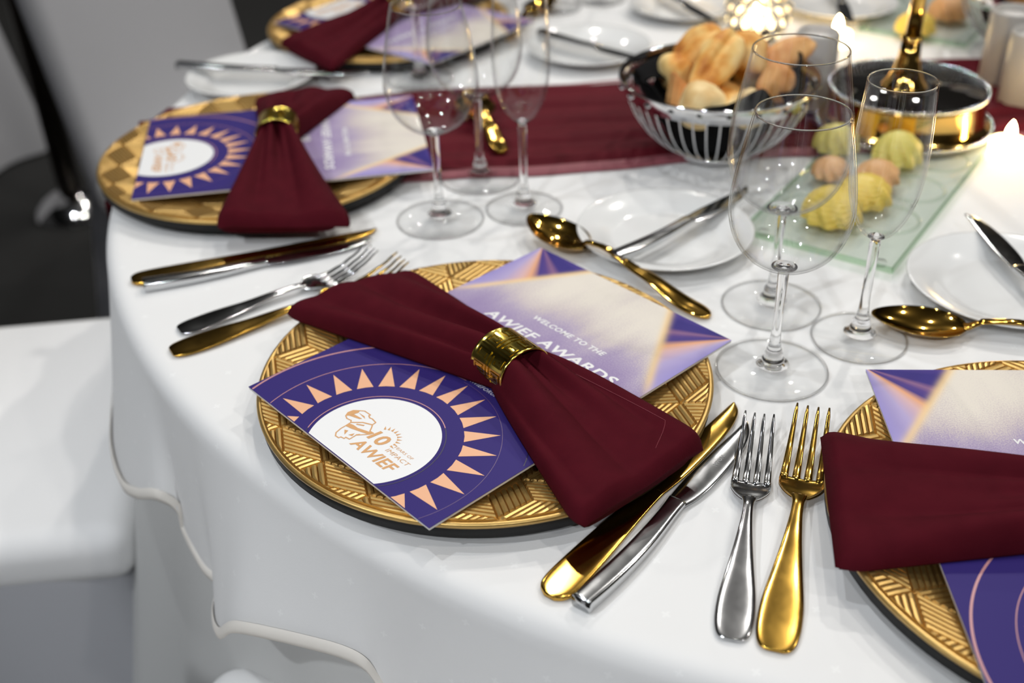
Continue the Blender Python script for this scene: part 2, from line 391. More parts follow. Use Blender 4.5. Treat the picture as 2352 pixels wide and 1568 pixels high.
# runner
rn = thing('table_runner', 'crumpled burgundy fabric runner lying across the table', 'runner', (0, 0, 0))
cen = spline([(-.45, 1.132), (-.40, 1.136), (-.26, 1.147), (0, 1.172), (.2, 1.190), (.42, 1.208), (.62, 1.22), (.9, 1.24), (1.16, 1.25)], 150)
vs = []; NV = 46
def rz_(x, y):
    r = hypot(x - TC[0], y - TC[1]); return 0.0 if r < TR - 0.012 else -min(0.16, (r - TR + 0.012) * 3.0)
for i, (x, y) in enumerate(cen):
    for j in range(NV):
        v = j / (NV - 1) * 2 - 1
        yy = y + v * 0.115 + 0.004 * sin(x * 21 + v * 3)
        rip = 0.0056 + 0.0030 * sin(v * 15 + 2.4 * sin(x * 6)) + 0.0018 * sin(v * 29 + x * 11)
        if hypot(x + .2586, yy - 1.093) < .172 or hypot(x - .22, yy - 1.092) < .055 or hypot(x - .437, yy - 1.146) < .105: rip *= 0.28
        xx = x; zz = rz_(x, yy)
        if zz < 0:
            ang = atan2(yy - TC[1], x - TC[0]); xx = TC[0] + (TR + 0.004 + 0.02 * (-zz)) * cos(ang); yy = TC[1] + (TR + 0.004 + 0.02 * (-zz)) * sin(ang)
        vs.append((xx, yy, zz + rip))
pydata('runner_cloth', vs, [tuple(reversed(q)) for q in grid_faces(len(cen), NV)], 'runner', rn)
for sgn in (-1, 1):
    ev = []
    cen2 = [q for q in cen if hypot(q[0] - TC[0], abs(q[1] - TC[1]) + .13) < TR - .02]
    for i, (x, y) in enumerate(cen2):
        for d, z in ((0.112, 0.006), (0.119, 0.0062), (0.125, 0.003), (0.126, 0.0012)):
            ev.append((x, y + sgn * (d + 0.001 * sin(x * 60)) + 0.004 * sin(x * 21 + sgn * 3), z if hypot(x - TC[0], y - TC[1]) < TR - .03 else z * 0.6))
    pydata('sheer_edge', ev, grid_faces(len(cen2), 4), 'runner_edge', rn)

# ------------------------------------------------------------------ charger plate
CR = 0.165
def cz(r):
    if r < 0.105: return 0.0070
    t = min(1.0, (r - 0.105) / (CR - 0.105)); return 0.0070 + 0.0125 * (t * t * (3 - 2 * t) * 0.55 + t * 0.45)
def make_charger(label, loc, rz):
    ch = thing('charger_plate', label, 'plate', loc, rz)
    lathe_obj('underside', [(0, 0.0004), (0.088, 0.0004), (0.1, 0.0022), (0.13, 0.0040), (0.158, 0.0062), (0.1648, 0.0080), (0.1656, 0.0165), (0.1652, 0.0182),
                            (0.160, cz(0.160) - 0.0012), (0.13, cz(0.13) - 0.0010), (0.1, 0.0058), (0, 0.0058)], 'black', ch, 96)
    lathe_obj('rim', [(0.1615, cz(0.1615) - 0.0012), (0.1622, cz(0.1625) + 0.0006), (0.1640, 0.0204), (0.1655, 0.0203), (0.1664, 0.0190), (0.1660, 0.0168), (0.1640, 0.0162), (0.1625, 0.0168)],
              'charger', ch, 128, True)
    e = 0.0290; RL = 0.1626; US = [0, 0.05, 0.28, 0.5, 0.72, 0.95, 1]; NR = 6; VS = sorted({(q + o) / NR for q in range(NR) for o in (0, .13, .5, .87)} | {1.0})
    for ia in range(-6, 7):
        for ib in range(-6, 7):
            cx = e * sqrt(3) * (ia + ib / 2); cy = e * 1.5 * ib
            if hypot(cx, cy) > CR + e: continue
            hv_ = [(cx + e * cos(radians(30 + 60 * q)), cy + e * sin(radians(30 + 60 * q))) for q in range(6)]
            for q in range(3):
                A = hv_[2 * q]; B = hv_[(2 * q + 2) % 6]
                mid = (cx + (A[0] - cx + B[0] - cx) / 2, cy + (A[1] - cy + B[1] - cy) / 2)
                cor = [hypot(cx, cy), hypot(*A), hypot(*B), hypot(A[0] + B[0] - cx, A[1] + B[1] - cy), hypot(*mid)]
                if min(cor) > RL - 0.004: continue
                flip = 0
                if flip: A, B = B, A
                pv = []
                for u in US:
                    for v in VS:
                        x = cx + (A[0] - cx) * u + (B[0] - cx) * v; y = cy + (A[1] - cy) * u + (B[1] - cy) * v
                        r = hypot(x, y)
                        if r > RL: x *= RL / r; y *= RL / r; r = RL
                        ph = (v * NR + 1e-6) % 1.0
                        h = (0.0 if ph < .01 or ph > .99 else 0.0026 if .3 < ph < .7 else 0.0021) * (0 if u in (0, 1) else 1)
                        pv.append((x, y, cz(r) + h))
                ff = [f for f in grid_faces(len(US), len(VS)) if len({(round(pv[i][0], 6), round(pv[i][1], 6)) for i in f}) == 4]
                if len(ff) < 12: continue
                pydata('woven_patch', pv, ff if not flip else [tuple(reversed(f)) for f in ff], 'charger', ch, False)
    return ch
CH = {'main': (-0.0205, 0.6717), 'left': (-0.2586, 1.0930), 'far': (-0.155, 1.525), 'right': (0.357, 0.497)}
ch0 = make_charger('gold woven-textured charger plate under the booklet with the sharp readable logo', (CH['main'][0], CH['main'][1], 0), radians(12))
tag(ch0, group='gold charger plates')
dup(ch0, 'gold woven-textured charger plate at the table edge beside the burgundy runner', (CH['left'][0], CH['left'][1], 0), radians(-20), 'gold charger plates')
dup(ch0, 'gold woven-textured charger plate beyond the bread plate, at the far side place', (CH['far'][0], CH['far'][1], 0), radians(35), 'gold charger plates')
dup(ch0, 'gold woven-textured charger plate beside the silver and gold fork pair', (CH['right'][0], CH['right'][1], 0), radians(-8), 'gold charger plates')

# ------------------------------------------------------------------ booklet
BW, BH = 0.2070, 0.2935; BT = 0.0022
def clip_poly(poly, x0=0.0005, y0=0.0005, x1=BW - 0.0005, y1=BH - 0.0005):
    def cl(P, ins, inter):
        out = []
        for i in range(len(P)):
            a, b = P[i - 1], P[i]
            if ins(b):
                if not ins(a): out.append(inter(a, b))
                out.append(b)
            elif ins(a): out.append(inter(a, b))
        return out
    for ax, lim, sg in ((0, x0, 1), (0, x1, -1), (1, y0, 1), (1, y1, -1)):
        def inter(a, b, ax=ax, lim=lim):
            t = (lim - a[ax]) / (b[ax] - a[ax]); return (a[0] + (b[0] - a[0]) * t, a[1] + (b[1] - a[1]) * t)
        poly = cl(poly, lambda p, ax=ax, lim=lim, sg=sg: sg * (p[ax] - lim) >= 0, inter)
        if len(poly) < 3: return []
    return poly
def flat(name, polys, z, mat, parent):
    vs, fs = [], []
    for p in polys:
        p = clip_poly(p)
        if len(p) < 3: continue
        fs.append(tuple(range(len(vs), len(vs) + len(p)))); vs += [(q[0], q[1], z) for q in p]
    if not fs: return None
    return pydata(name, vs, fs, mat, parent, False)
def ring_polys(cx, cy, r0, r1, a0=0, a1=360, n=96):
    out = []
    for i in range(n):
        p = radians(a0 + (a1 - a0) * i / n); q = radians(a0 + (a1 - a0) * (i + 1) / n)
        out.append([(cx + r0 * cos(p), cy + r0 * sin(p)), (cx + r1 * cos(p), cy + r1 * sin(p)), (cx + r1 * cos(q), cy + r1 * sin(q)), (cx + r0 * cos(q), cy + r0 * sin(q))])
    return out
def stroke(pts, w):
    out = []
    for a, b in zip(pts[:-1], pts[1:]):
        d = hypot(b[0] - a[0], b[1] - a[1]); 
        if d < 1e-6: continue
        nx, ny = -(b[1] - a[1]) / d * w / 2, (b[0] - a[0]) / d * w / 2
        ex, ey = (b[0] - a[0]) / d * w * .35, (b[1] - a[1]) / d * w * .35
        out.append([(a[0] - ex + nx, a[1] - ey + ny), (a[0] - ex - nx, a[1] - ey - ny), (b[0] + ex - nx, b[1] + ey - ny), (b[0] + ex + nx, b[1] + ey + ny)])
    return out
def lettering(txt, x0, x1, y0, cap, z, mat, parent, shear=0.18, weight=0.0, name='lettering', spacing=1.0, xmax=None):
    cu = bpy.data.curves.new('txt', 'FONT'); cu.body = txt; cu.offset = weight; cu.resolution_u = 3; cu.space_character = spacing
    o = bpy.data.objects.new('txt', cu); COL.objects.link(o)
    bpy.context.view_layer.update()
    me = bpy.data.meshes.new_from_object(o.evaluated_get(bpy.context.evaluated_depsgraph_get()))
    bpy.data.objects.remove(o); bpy.data.curves.remove(cu)
    xs = [v.co.x for v in me.vertices]; ys = [v.co.y for v in me.vertices]
    ax, bx = min(xs), max(xs)
    capu = 0.729 if 'W' in txt or 'I' in txt or 'E' in txt else max(ys)
    sy = cap / capu; sx = (x1 - x0 - shear * cap) / (bx - ax)
    for v in me.vertices:
        y = v.co.y * sy; v.co = Vector((x0 + (v.co.x - ax) * sx + y * shear, y0 + y, z))
    me.update()
    return obj(name, me, mat, parent, False)
SUN = (0.1135, 0.0280)
def make_booklet(label, loc, rz):
    bk = thing('programme_booklet', label, 'booklet', loc, rz)
    pydata('pages', [(x, y, z) for z in (0, BT - .0003) for x, y in ((0.0002, 0.0002), (BW - .0002, .0002), (BW - .0002, BH - .0002), (.0002, BH - .0002))],
           [(3, 2, 1, 0), (4, 5, 6, 7), (0, 1, 5, 4), (1, 2, 6, 5), (2, 3, 7, 6), (3, 0, 4, 7)], 'paper', bk, False)
    pydata('cover', [(x, y, z) for z in (BT - .0003, BT) for x, y in ((0, 0), (BW, 0), (BW, BH), (0, BH))],
           [(3, 2, 1, 0), (4, 5, 6, 7), (0, 1, 5, 4), (1, 2, 6, 5), (2, 3, 7, 6), (3, 0, 4, 7)], 'cover', bk, False)
    root_, bk = bk, [c_ for c_ in bk.children if c_.name.startswith('cover')][0]
    z1, z2 = BT + 0.00012, BT + 0.00026
    cx, cy = SUN
    d = flat('logo_disc', [[(cx + .046 * cos(2 * pi * i / 96), cy + .046 * sin(2 * pi * i / 96)) for i in range(96)]], z1, 'logo_white', bk)
    for i in range(25):
        a0 = radians(177.8 - 14.4 * i); h = radians(5.6)
        flat('sun_ray', [[(cx + .0610 * cos(a0 - h), cy + .0610 * sin(a0 - h)), (cx + .0855 * cos(a0), cy + .0855 * sin(a0)), (cx + .0610 * cos(a0 + h), cy + .0610 * sin(a0 + h)),
                          (cx + .0612 * cos(a0), cy + .0612 * sin(a0))][:4]], z1, 'ink_peach', bk)
    flat('thin_ring', ring_polys(cx, cy, .0485, .0492, 60, 210), z1, 'ink_rose', bk)
    flat('thin_ring', ring_polys(cx, cy, .0484, .0492, -150, 60), z1, 'ink_dark', bk)
    flat('thin_ring', ring_polys(cx, cy, .0890, .0896, 95, 215), z1, 'ink_rose', bk)
    flat('thin_ring', ring_polys(cx, cy, .0865, .0870, -60, 95), z1, 'ink_dim', bk)
    flat('thin_ring', ring_polys(cx, cy, .1115, .1130, 110, 235), z1, 'ink_rose', bk)
    flat('thin_ring', ring_polys(cx, cy, .1050, .1058, 30, 85), z1, 'ink_dark', bk)
    K = 0.001
    def P(l): return [(x * K, y * K) for x, y in l]
    ol = P([(78.7, 29.9), (76.7, 33.3), (77.4, 37.3), (81.0, 40.4), (83.7, 42.5), (87.5, 42.6), (90.2, 42.6), (90.0, 41.3), (92.7, 40.2), (94.5, 40.9), (99.6, 40.1), (100.1, 36.9), (101.9, 35.0),
            (104.6, 31.4), (108.1, 31.8), (107.1, 29.2), (101.5, 22.1), (101.9, 16.3), (98.4, 15.8), (98.8, 14.2), (95.7, 13.6), (95.6, 12.0), (92.2, 11.7), (89.5, 14.1), (88.1, 19.0), (87.9, 23.0), (87.4, 27.9), (85.7, 29.4), (81.7, 28.6), (78.7, 29.9)])
    flat('emblem_outline', stroke(ol, .0009), z2, 'ink_copper', bk)
    flat('emblem_outline', stroke(P([(87.4, 27.9), (93.3, 33.8), (100.1, 36.9)]), .0011), z2, 'ink_copper', bk)
    flat('emblem_band', [P([(87.0, 26.4), (87.9, 23.0), (92.9, 23.9), (95.6, 27.6), (91.2, 27.6)]), P([(92.9, 23.9), (106.1, 28.3), (108.1, 31.8), (95.6, 27.6)]),
                         P([(78.7, 29.9), (80.2, 31.6), (82.2, 38.2), (81.0, 40.4), (77.4, 37.3), (76.7, 33.3)]), P([(80.2, 31.6), (88.5, 34.4), (89.5, 36.0), (81.4, 35.0)]),
                         P([(91.5, 30.0), (96.5, 33.0), (97.0, 31.8), (92.0, 29.0)]), P([(82.5, 38.4), (88.5, 38.8), (91.0, 37.4), (88.0, 37.6)]),
                         P([(91.0, 20.0), (93.6, 21.4), (95.4, 16.8)]), P([(97.4, 18.6), (99.2, 22.6), (100.4, 19.6)]), P([(100.6, 22.4), (102.4, 25.0), (102.6, 22.6)])], z2, 'ink_copper', bk)
    lettering('10', .1080, .1242, .0262, .0108, z2, 'ink_copper', bk, 0.16, 0.028)
    lettering('AWIEF', .1055, .1490, .0137, .0093, z2, 'ink_copper', bk, 0.2, 0.022)
    lettering('YEARS OF', .1292, .1490, .0324, .0024, z2, 'ink_copper', bk, 0.2, -0.006)
    lettering('IMPACT', .1284, .1522, .0260, .0037, z2, 'ink_copper', bk, 0.2, -0.006)
    rays = []
    for i in range(10):
        a0 = radians(132 - 15.5 * i); h = radians(5.2); rc = (.1172, .0330)
        rays.append([(rc[0] + .0102 * cos(a0 - h), rc[1] + .0092 * sin(a0 - h)), (rc[0] + .0140 * cos(a0), rc[1] + .0128 * sin(a0)), (rc[0] + .0102 * cos(a0 + h), rc[1] + .0092 * sin(a0 + h))])
    flat('emblem_rays', rays, z2, 'ink_copper', bk)
    lettering('WELCOME TO THE', .0770, .1535, .2090, .0053, z1, 'ink_white', bk, 0.18, 0.030, spacing=1.1)
    lettering('AWIEF AWARDS', .0455, .1835, .1868, .0095, z1, 'ink_white', bk, 0.18, 0.026, spacing=1.08)
    lettering('10', .0900, .1060, .1650, .0095, z1, 'ink_white', bk, 0.18, 0.026)
    lettering('WWW.AWIEFORUM.ORG | 0', .0880, .1580, .1180, .0034, z1, 'ink_white_soft', bk, 0.18, 0.016, spacing=1.1)
    return root_
bk0 = make_booklet('violet programme booklet with a crisp white logo disc beside the gold and steel knives', (-0.1915, 0.6552, 0.0215), -0.8435)
tag(bk0, group='programme booklets')

# ------------------------------------------------------------------ napkin and ring
def lerp(a, b, t): return tuple(a[i] + (b[i] - a[i]) * t for i in range(len(a)))
def ring_mesh(parent, width=0.036, a=0.0205, b=0.0167):
    prof = [(-.5, 0), (-.5, .0010), (-.47, .0014), (-.44, .0010), (-.40, .0006), (0, .0006), (.40, .0006), (.44, .0010), (.47, .0014), (.5, .0010), (.5, 0), (0, 0)]
    seg = 72; vs = []
    for (x, o) in prof:
        for k in range(seg):
            t = 2 * pi * k / seg; vs.append((x * width, (a + o) * cos(t), b + (b + o) * sin(t)))
    f = [(q[3], q[2], q[1], q[0]) for q in grid_faces(len(prof), seg, True)]
    f += [(( len(prof) - 1) * seg + k, k, (k + 1) % seg, (len(prof) - 1) * seg + (k + 1) % seg)[::-1] for k in range(seg)]
    pydata('band', vs, f, 'brass', parent)
    # greek key relief
    V, F = [], []
    def seg_box(p, q, wd=0.0013, h=0.0007):
        (x0, t0), (x1, t1) = p, q
        n = max(1, int(abs(t1 - t0) / 0.12) + 1)
        d = hypot(x1 - x0, (t1 - t0) * 0.022); nx, nt = -(t1 - t0) * 0.022 / d * wd / 2, (x1 - x0) / d * wd / 2 / 0.022
        ex, et = (x1 - x0) / d * wd / 2, (t1 - t0) / d * wd / 2
        base = len(V)
        for i in range(n + 1):
            s = i / n; x = x0 - ex + (x1 - x0 + 2 * ex) * s; t = t0 - et + (t1 - t0 + 2 * et) * s
            for (sx_, hh) in ((1, 0.0003), (1, h), (-1, h), (-1, 0.0003)):
                tt = t + sx_ * nt; V.append((x + sx_ * nx, (a + .0006 + hh) * cos(tt), b + (b + .0006 + hh) * sin(tt)))
        for i in range(n):
            for j in range(3): F.append((base + i * 4 + j, base + i * 4 + j + 1, base + (i + 1) * 4 + j + 1, base + (i + 1) * 4 + j))
    nt = 5; step = 2 * pi / nt; W = width * 0.40
    for q in range(nt):
        t0 = q * step + 0.30
        tw = step * 0.42; tc = t0
        for sx_ in (-1, 1):
            for st in (-1, 1):
                def C(u, v): return (sx_ * u * W, tc + st * v * tw)
                pl = [C(.12, .10), C(.12, .92), C(.92, .92), C(.92, .30), C(.36, .30), C(.36, .66), C(.64, .66)]
                for A, B in zip(pl[:-1], pl[1:]): seg_box(A, B)
        seg_box((-W, tc + tw * 1.16), (W, tc + tw * 1.16))
    pydata('greek_key_relief', V, F, 'brass', parent, False)
def make_napkin(label, rlabel, AL, AR, C, BL, BR, zE=(.0225, .0225), zC=.0255, ringang=None, phase=0.0, wr=0.0182, TE=0.014, stitch=True, rlen=0.036, ex=(1.0, 1.0, 1.0, 1.0), hol=(-.3, -.2)):
    n_ = thing('napkin', label, 'napkin', (C[0], C[1], 0), 0, 'burgundy napkins')
    am = lerp(AL, AR, .5); bm_ = lerp(BL, BR, .5); d = Vector((bm_[0] - am[0], bm_[1] - am[1])).normalized(); nn = Vector((-d.y, d.x))
    NU, MT, MB = 72, 57, 9
    def P(u, v):
        k = abs(u); kk = min(k, 1.0)
        E_L, E_R = (AL, AR) if u < 0 else (BL, BR); zb = zC + ((zE[0] if u < 0 else zE[1]) - zC) * kk ** 1.3
        gl, gr = (kk ** ex[0], kk ** ex[1]) if u < 0 else (kk ** ex[2], kk ** ex[3])
        L = (C[0] + nn.x * wr + (E_L[0] - C[0] - nn.x * wr) * kk, C[1] + nn.y * wr + (E_L[1] - C[1] - nn.y * wr) * kk)
        R = (C[0] - nn.x * wr + (E_R[0] - C[0] + nn.x * wr) * kk, C[1] - nn.y * wr + (E_R[1] - C[1] + nn.y * wr) * kk)
        cr_ = 0.006 * max(0.0, (k - 0.88) / 0.12) ** 2.5
        bl_ = (gl - kk) * 0.05 - cr_; br_ = (gr - kk) * 0.05 - cr_
        L = (L[0] + nn.x * bl_, L[1] + nn.y * bl_); R = (R[0] - nn.x * br_, R[1] - nn.y * br_)
        endr = 1.0
        if k > 0.955:
            q = (k - 0.955) / 0.045; endr = sqrt(max(0.0, 1 - q * q))
        T = (TE + (0.0315 - TE) * (1 - kk) ** 1.25) * (0.25 + 0.75 * endr) if endr < 1 else TE + (0.0315 - TE) * (1 - kk) ** 1.25
        prof = max(0.0, 1 - abs(v) ** (3.0 + 6.0 * kk)) ** 0.5
        amp = 0.0115 * (1 - kk) ** 0.45 * min(1, kk * 5 + 0.25)
        s_ = 1 if u > 0 else -1
        rip = amp * (abs(cos(1.55 * pi * (v * (0.8 + .2 * kk) + 0.22 * s_ + phase))) ** 1.0 - 0.75)
        rip += 0.0020 * sin(4 * v + 5 * u + phase) * kk
        # shallow hollow that opens from the ring towards each end
        rip -= (0.018 if u > 0 else 0.013) * math.exp(-((v - (hol[1] if u > 0 else hol[0]) * (1 - .35 * kk)) / (0.13 + 0.15 * kk)) ** 2) * (1 - kk) ** 0.9 * min(1, kk * 8 + .25)
        z = zb + T * prof + rip * prof
        x = L[0] + (R[0] - L[0]) * (v + 1) / 2; y = L[1] + (R[1] - L[1]) * (v + 1) / 2
        return x, y, z, zb
    vs = []; cols = MT + MB
    for i in range(NU + 1):
        u = -1 + 2 * i / NU
        u = (abs(u) ** 0.9) * (1 if u > 0 else -1)
        for j in range(MT):
            v = sin((j / (MT - 1) * 2 - 1) * pi / 2); x, y, z, zb = P(u, v); vs.append((x - C[0], y - C[1], max(z, zb + .0005)))
        for j in range(MB):
            v = 1 - 2 * (j + 1) / (MB + 1); x, y, z, zb = P(u, v); vs.append((x - C[0], y - C[1], zb + 0.001 * abs(v)))
    fs = grid_faces(NU + 1, cols, True)
    fs += [tuple(range(cols))[::-1], tuple(range(NU * cols, (NU + 1) * cols))]
    pydata('folded_cloth', vs, fs, 'napkin', n_)
    # second layer of the fold showing under either end
    for s_, EL, ER, ze in ((-1, AL, AR, zE[0]), (1, BL, BR, zE[1])):
        fv = []
        for i in range(9):
            t = i / 8
            for j in range(25):
                v = j / 24 * 2 - 1
                x, y, z, zb = P(s_ * (0.80 + 0.185 * t), 0.86 * v + 0.10)
                th = 0.0075 * sqrt(max(0, 1 - v ** 4)) * (1 if t < .9 else .6)
                fv.append((x - C[0], y - C[1], zb + 0.0012 - th * 0.75 - 0.0035 * t))
        for i in range(9):
            t = i / 8
            for j in range(25):
                v = j / 24 * 2 - 1
                x, y, z, zb = P(s_ * (0.80 + 0.185 * t), 0.86 * v + 0.10)
                fv.append((x - C[0], y - C[1], zb + 0.002))
        pydata('under_fold', fv, grid_faces(9, 25) + grid_faces(9, 25, off=225) + [(8 * 25 + j, 8 * 25 + j + 1, 225 + 8 * 25 + j + 1, 225 + 8 * 25 + j) for j in range(24)], 'napkin', n_)
    if stitch:
        path = []
        for i in range(40):
            t = i / 39; u = 0.22 + 0.70 * t; v = -0.62 - 0.12 * t + (0.0 if t < .88 else (t - .88) * 3.5)
            x, y, z, zb = P(u, v); path.append((x - C[0], y - C[1], z + 0.00005))
        v_, f_ = tube(path, 0.00028, 5); pydata('hem_stitch', v_, f_, 'stitch', n_)
    rg = thing('napkin_ring', rlabel, 'napkin ring', (C[0], C[1], zC - 0.0012), atan2(d.y, d.x) if ringang is None else ringang, 'napkin rings')
    ring_mesh(rg, rlen)
    return n_
make_napkin('burgundy napkin gathered in a bow across the booklet with the crisp logo disc', 'brass napkin ring with greek key relief around the napkin beside the readable welcome text',
            (-0.082, 0.813), (-0.184, 0.753), (-0.002, 0.652), (0.128, 0.571), (0.036, 0.494), ringang=-0.93, ex=(.80, 1.0, .62, .9))
make_napkin('burgundy napkin whose wide end hangs over the charger rim towards the two parallel knives', 'brass napkin ring around the napkin beside the runner',
            (-0.168, 1.234), (-0.288, 1.224), (-0.238, 1.096), (-0.139, 0.903), (-0.270, 0.907), zE=(.0225, .0220), phase=0.35, stitch=False, hol=(.2, 0.0))
make_napkin('burgundy napkin whose folded end reaches across to the gold fork', 'brass napkin ring on the napkin of the place beside the fork pair',
            (0.203, 0.583), (0.181, 0.452), (0.365, 0.485), (0.53, 0.56), (0.53, 0.43), phase=0.15, stitch=False, hol=(.1, .1))
make_napkin('burgundy napkin lying at the far side place beyond the bread plate', 'brass napkin ring on the far side napkin',
            (-0.294, 1.425), (-0.206, 1.318), (-0.150, 1.525), (-0.08, 1.71), (0.03, 1.64), phase=0.5, stitch=False, hol=(.3, .3))

def book_copy(label, corner, ang):
    c_ = dup(bk0, label, (corner[0], corner[1], 0.0215), ang, 'programme booklets'); return c_
# left: bottom edge runs from (-.397,1.176) to (-.362,.973)
book_copy('violet programme booklet with a blurred logo disc on the charger beside the runner', (-0.3955, 1.178), atan2(0.973 - 1.178, -0.362 + 0.3955))
# right: top-left corner (.254,.652), left edge runs to (.243,.458)
ra = atan2(0.643 - 0.652, 0.365 - 0.254) + radians(1.0)
book_copy('violet programme booklet lying under the napkin by the gold fork, pale beam corner showing', (0.254 + BH * sin(ra), 0.652 - BH * cos(ra)), ra)
fa = atan2(1.366 - 1.56, -0.194 + 0.313) + radians(0)
book_copy('violet programme booklet at the far side place beyond the bread plate', (-0.180, 1.678), radians(-130))

# ------------------------------------------------------------------ cutlery
def loft(st, seg=14, sq=2.4, cap=True):
    """st: (y, xl, xr, zc, th)"""
    vs = []
    for (y, xl, xr, zc, th) in st:
        for k in range(seg):
            t = 2 * pi * k / seg; cx_, sx_ = cos(t), sin(t)
            ex = 2 / sq
            vs.append(((xl + xr) / 2 + (xr - xl) / 2 * abs(cx_) ** ex * (1 if cx_ >= 0 else -1), y, zc + th / 2 * abs(sx_) ** ex * (1 if sx_ >= 0 else -1)))
    fs = [tuple(reversed(q)) for q in grid_faces(len(st), seg, True)]
    if cap: fs += [tuple(range(seg)), tuple(range((len(st) - 1) * seg, len(st) * seg))[::-1]]
    return vs, fs
def fork(label, kind, loc, ang, L=0.213, group=None, mat='silver'):
    o = thing('table_fork', label, 'fork', loc, ang - pi / 2, group); k = L / 0.213
    w = 1.0 if kind == 'steel' else 1.12
    def zc(y):
        y = y / L
        pts = [(0, .0022), (.08, .0026), (.3, .0045), (.48, .0070), (.58, .0074), (.65, .0055), (.71, .0032), (.77, .0034), (.84, .0068), (.92, .0132), (1.0, .0220)]
        for (a, za), (b, zb) in zip(pts[:-1], pts[1:]):
            if y <= b:
                t = (y - a) / (b - a); t = t * t * (3 - 2 * t) * .5 + t * .5; return za + (zb - za) * t
        return pts[-1][1]
    hw = [(0, .003), (.006, .0078), (.02, .0108), (.05, .0112), (.085, .0092), (.12, .0062), (.16, .0042), (.22, .0036), (.30, .0036), (.34, .0038)]
    hs = [(0.0, .0052), (.002, .0080), (.008, .0102), (.020, .0113), (.038, .0108), (.062, .0082), (.086, .0056), (.104, .0041), (.117, .0034), (.127, .0036), (.134, .0052)]
    st = [(y * k, -x * w, x * w, zc(y * k), .0024 + .0012 * min(1, y / .10) if y < .10 else .0036) for y, x in [(q[0], q[1]) for q in spline(hs, 40)]]
    v, f = loft(st, 24, 2.8); pydata('handle', v, f, mat, o)
    # head with shoulders, dished
    HW = .0128 * w; y0, y1, y2 = .131 * k, .144 * k, .1535 * k
    vs = []; NU, NV = 13, 17
    for side in (1, -1):
        for i in range(NU):
            t = i / (NU - 1); y = y0 + (y2 - y0) * t
            hwid = .0042 * w + (HW - .0042 * w) * (sin(min(1, t / .62) * pi / 2)) ** 0.9
            for j in range(NV):
                v_ = j / (NV - 1) * 2 - 1
                vs.append((v_ * hwid, y, zc(y) + 0.0016 * v_ * v_ * min(1, t * 2) + side * 0.0010))
    f = grid_faces(NU, NV) + [tuple(reversed(q)) for q in grid_faces(NU, NV, off=NU * NV)]
    n1 = NU * NV
    for i in range(NU - 1):
        f.append((i * NV, n1 + i * NV, n1 + (i + 1) * NV, (i + 1) * NV)); f.append((i * NV + NV - 1, (i + 1) * NV + NV - 1, n1 + (i + 1) * NV + NV - 1, n1 + i * NV + NV - 1))
    for j in range(NV - 1):
        f.append(((NU - 1) * NV + j, (NU - 1) * NV + j + 1, n1 + (NU - 1) * NV + j + 1, n1 + (NU - 1) * NV + j)[::-1])
    pydata('head', vs, [tuple(reversed(q)) for q in f], mat, o)
    hd_ = o.children[0] if o.children[0].name.startswith('head') else [c_ for c_ in o.children if c_.name.startswith('head')][0]
    for q in range(4):
        c0 = (q - 1.5) * HW * 0.545; c1 = (q - 1.5) * HW * 0.50
        st = []
        for i in range(12):
            t = i / 11; y = y2 - .003 * k + (L - y2 + .003 * k) * t
            cx_ = c0 + (c1 - c0) * t; hh = (HW * 0.205) * (1 - 0.60 * t); hh = hh if t < .95 else hh * .55
            st.append((y, cx_ - hh, cx_ + hh, zc(y) + .0016 * (cx_ / HW) ** 2, .0021 - .0010 * t))
        v, f = loft(st, 10, 2.6); pydata('tine', v, f, mat, hd_)
    return o
def knife(label, kind, loc, ang, L, mat, group=None, tilt=0.0, flip=1):
    o = thing('table_knife', label, 'knife', loc, ang - pi / 2, group); o.rotation_euler = (tilt, 0, ang - pi / 2)
    if kind == 'gold':          # flat paddle handle running into a slim blade
        hp = [(0, -.004, .004), (.003, -.0085, .0085), (.009, -.0112, .0112), (.022, -.0118, .0118), (.05, -.0106, .0108), (.085, -.0083, .0088), (.108, -.0070, .0080), (.116, -.0064, .0082)]
        bp = [(.114, -.0064, .0080), (.124, -.0070, .0094), (.145, -.0066, .0112), (.175, -.0058, .0116), (.198, -.0048, .0106), (.214, -.0040, .0078), (.223, -.0036, .0042), (.2285, -.0030, -.0010)]
        hs = [(y, a, b, .0026, .0040 - .0012 * y / .11) for y, a, b in spline(hp, 30)]
        bs = [(y, a, b, .0030, .0020) for y, a, b in spline(bp, 30)]
    else:                       # bar handle with a square cut end, broad blade
        hp = [(0, -.0066, .0066), (.02, -.0070, .0070), (.06, -.0066, .0068), (.095, -.0056, .0060), (.110, -.0058, .0066)]
        bp = [(.108, -.0058, .0066), (.118, -.0066, .0098), (.135, -.0068, .0120), (.160, -.0058, .0122), (.182, -.0046, .0104), (.197, -.0036, .0068), (.206, -.0032, .0022), (.210, -.0030, -.0012)]
        hs = [(y, a + .0030 * sin(pi * y / .11), b + .0030 * sin(pi * y / .11), .0054 - .0012 * y / .11, .0100 - .0055 * y / .11) for y, a, b in spline(hp, 24)]
        bs = [(y, a, b, .0036, .0020) for y, a, b in spline(bp, 30)]
    k = L / (.2285 if kind == 'gold' else .210)
    hs = [(y * k, a * flip, b * flip, z, t) if flip > 0 else (y * k, -b, -a, z, t) for y, a, b, z, t in hs]
    bs = [(y * k, a, b, z, t) if flip > 0 else (y * k, -b, -a, z, t) for y, a, b, z, t in bs]
    v, f = loft(hs, 28, 4.5 if kind == 'gold' else 4.5); pydata('handle', v, f, mat, o)
    v, f = loft(bs, 16, 2.2); pydata('blade', v, f, mat, o)
    return o
